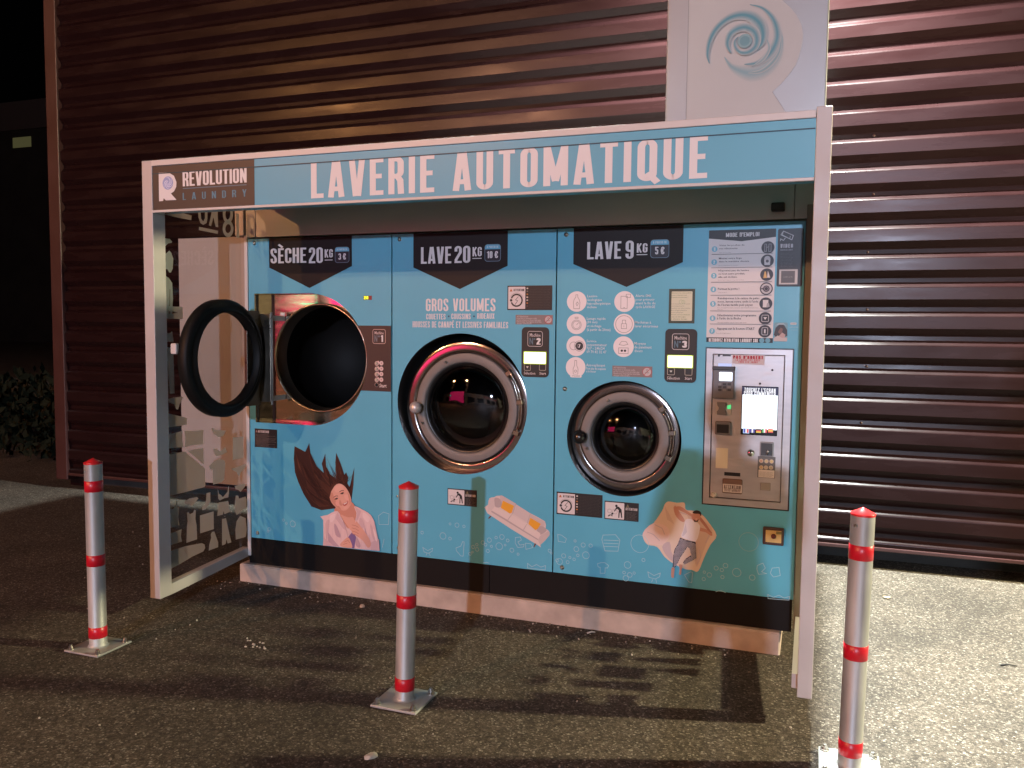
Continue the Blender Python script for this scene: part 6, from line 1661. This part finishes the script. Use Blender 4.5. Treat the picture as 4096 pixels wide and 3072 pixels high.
# ------------------------------------------------------------------ the person taking the picture (their shadow lies on the kiosk)
pe = thing('person', 'person standing before the kiosk in a dark jacket holding up a phone', 'person', (3.22, -3.82, gz(0)))
def skinned(name, verts, edges, radii, mat, sub=2, root=0):
    me = bpy.data.meshes.new(name); me.from_pydata([Vector(v) for v in verts], edges, [])
    o = bpy.data.objects.new(name, me); COL.objects.link(o)
    md = o.modifiers.new("s", 'SKIN')
    for sv, r in zip(me.skin_vertices[0].data, radii):
        sv.radius = (r, r) if not isinstance(r, tuple) else r
    me.skin_vertices[0].data[root].use_root = True
    ms = o.modifiers.new("b", 'SUBSURF'); ms.levels = sub; ms.render_levels = sub
    dg = bpy.context.evaluated_depsgraph_get()
    nm = bpy.data.meshes.new_from_object(o.evaluated_get(dg))
    bpy.data.objects.remove(o)
    nm.materials.clear(); nm.materials.append(mat)
    for p in nm.polygons: p.use_smooth = True
    o2 = bpy.data.objects.new(name, nm); COL.objects.link(o2)
    o2.parent = pe; o2.matrix_parent_inverse = Matrix.Translation(-pe.location)
    return o2
bx_, by_ = 3.22, -3.82
V = [(0, 0, .95), (0, 0, 1.12), (0, .01, 1.30), (0, .0, 1.43), (0, .01, 1.50), (0, .03, 1.57), (0, .035, 1.66), (0, .03, 1.74),
     (-.10, 0, .90), (-.11, .01, .50), (-.12, -.02, .0), (-.12, .10, -.06), (.10, 0, .90), (.11, .01, .50), (.12, -.02, .0), (.12, .10, -.06),
     (-.18, 0, 1.42), (-.26, .06, 1.16), (-.20, .34, 1.36), (.18, 0, 1.42), (.20, .12, 1.20), (-.13, .36, 1.33)]
EG = [(0, 1), (1, 2), (2, 3), (3, 4), (4, 5), (5, 6), (6, 7), (0, 8), (8, 9), (9, 10), (10, 11), (0, 12), (12, 13), (13, 14), (14, 15), (3, 16), (16, 17), (17, 18), (3, 19), (19, 20), (20, 21)]
RA = [.15, .14, .16, .12, .06, .075, .095, .07, .10, .07, .05, .045, .10, .07, .05, .045, .075, .06, .035, .075, .06, .035]
skinned('body', [(bx_ + a, by_ + b, c) for a, b, c in V], EG, RA, pbr("dark_jacket", (.03, .03, .035), .8))
def finger_chain(x, y, z, d):
    V = [(x, y, z), (x + d * .035, y + .03, z + .03)]; E_ = [(0, 1)]; R_ = [.022, .026]
    for i in range(4):
        k = len(V)
        V += [(x + d * (.045 + .004 * i), y + .045, z + .052 - i * .017), (x + d * .075, y + .06, z + .056 - i * .018), (x + d * .090, y + .048, z + .056 - i * .018)]
        E_ += [(1, k), (k, k + 1), (k + 1, k + 2)]; R_ += [.009, .0085, .007]
    k = len(V)
    V += [(x + d * .05, y + .012, z + .055), (x + d * .08, y + .012, z + .075)]; E_ += [(1, k), (k, k + 1)]; R_ += [.010, .008]
    return V, E_, R_
SKN = pbr("skin", (.45, .26, .19), .5)
skinned('hand', *finger_chain(bx_ - .20, by_ + .335, 1.355, -.2), SKN)
skinned('hand', *finger_chain(bx_ - .13, by_ + .355, 1.325, .2), SKN)
m = MB(); m.lathe([(0, 1.775), (.06, 1.765), (.095, 1.72), (.105, 1.66), (.085, 1.60), (.06, 1.58)], Matrix.Translation((bx_, by_ + .015, 0)), seg=20); m.build('hair', pbr("dark_hair", (.02, .014, .01), .7), pe)
ph = MB(); ph.bbox((bx_ - .29, by_ + .405, 1.385), (bx_ - .13, by_ + .414, 1.462), .003)
tag(ph.build('phone', pbr("phone_black", (.02, .02, .02), .2)), 'black phone held up in front of the person', 'phone')
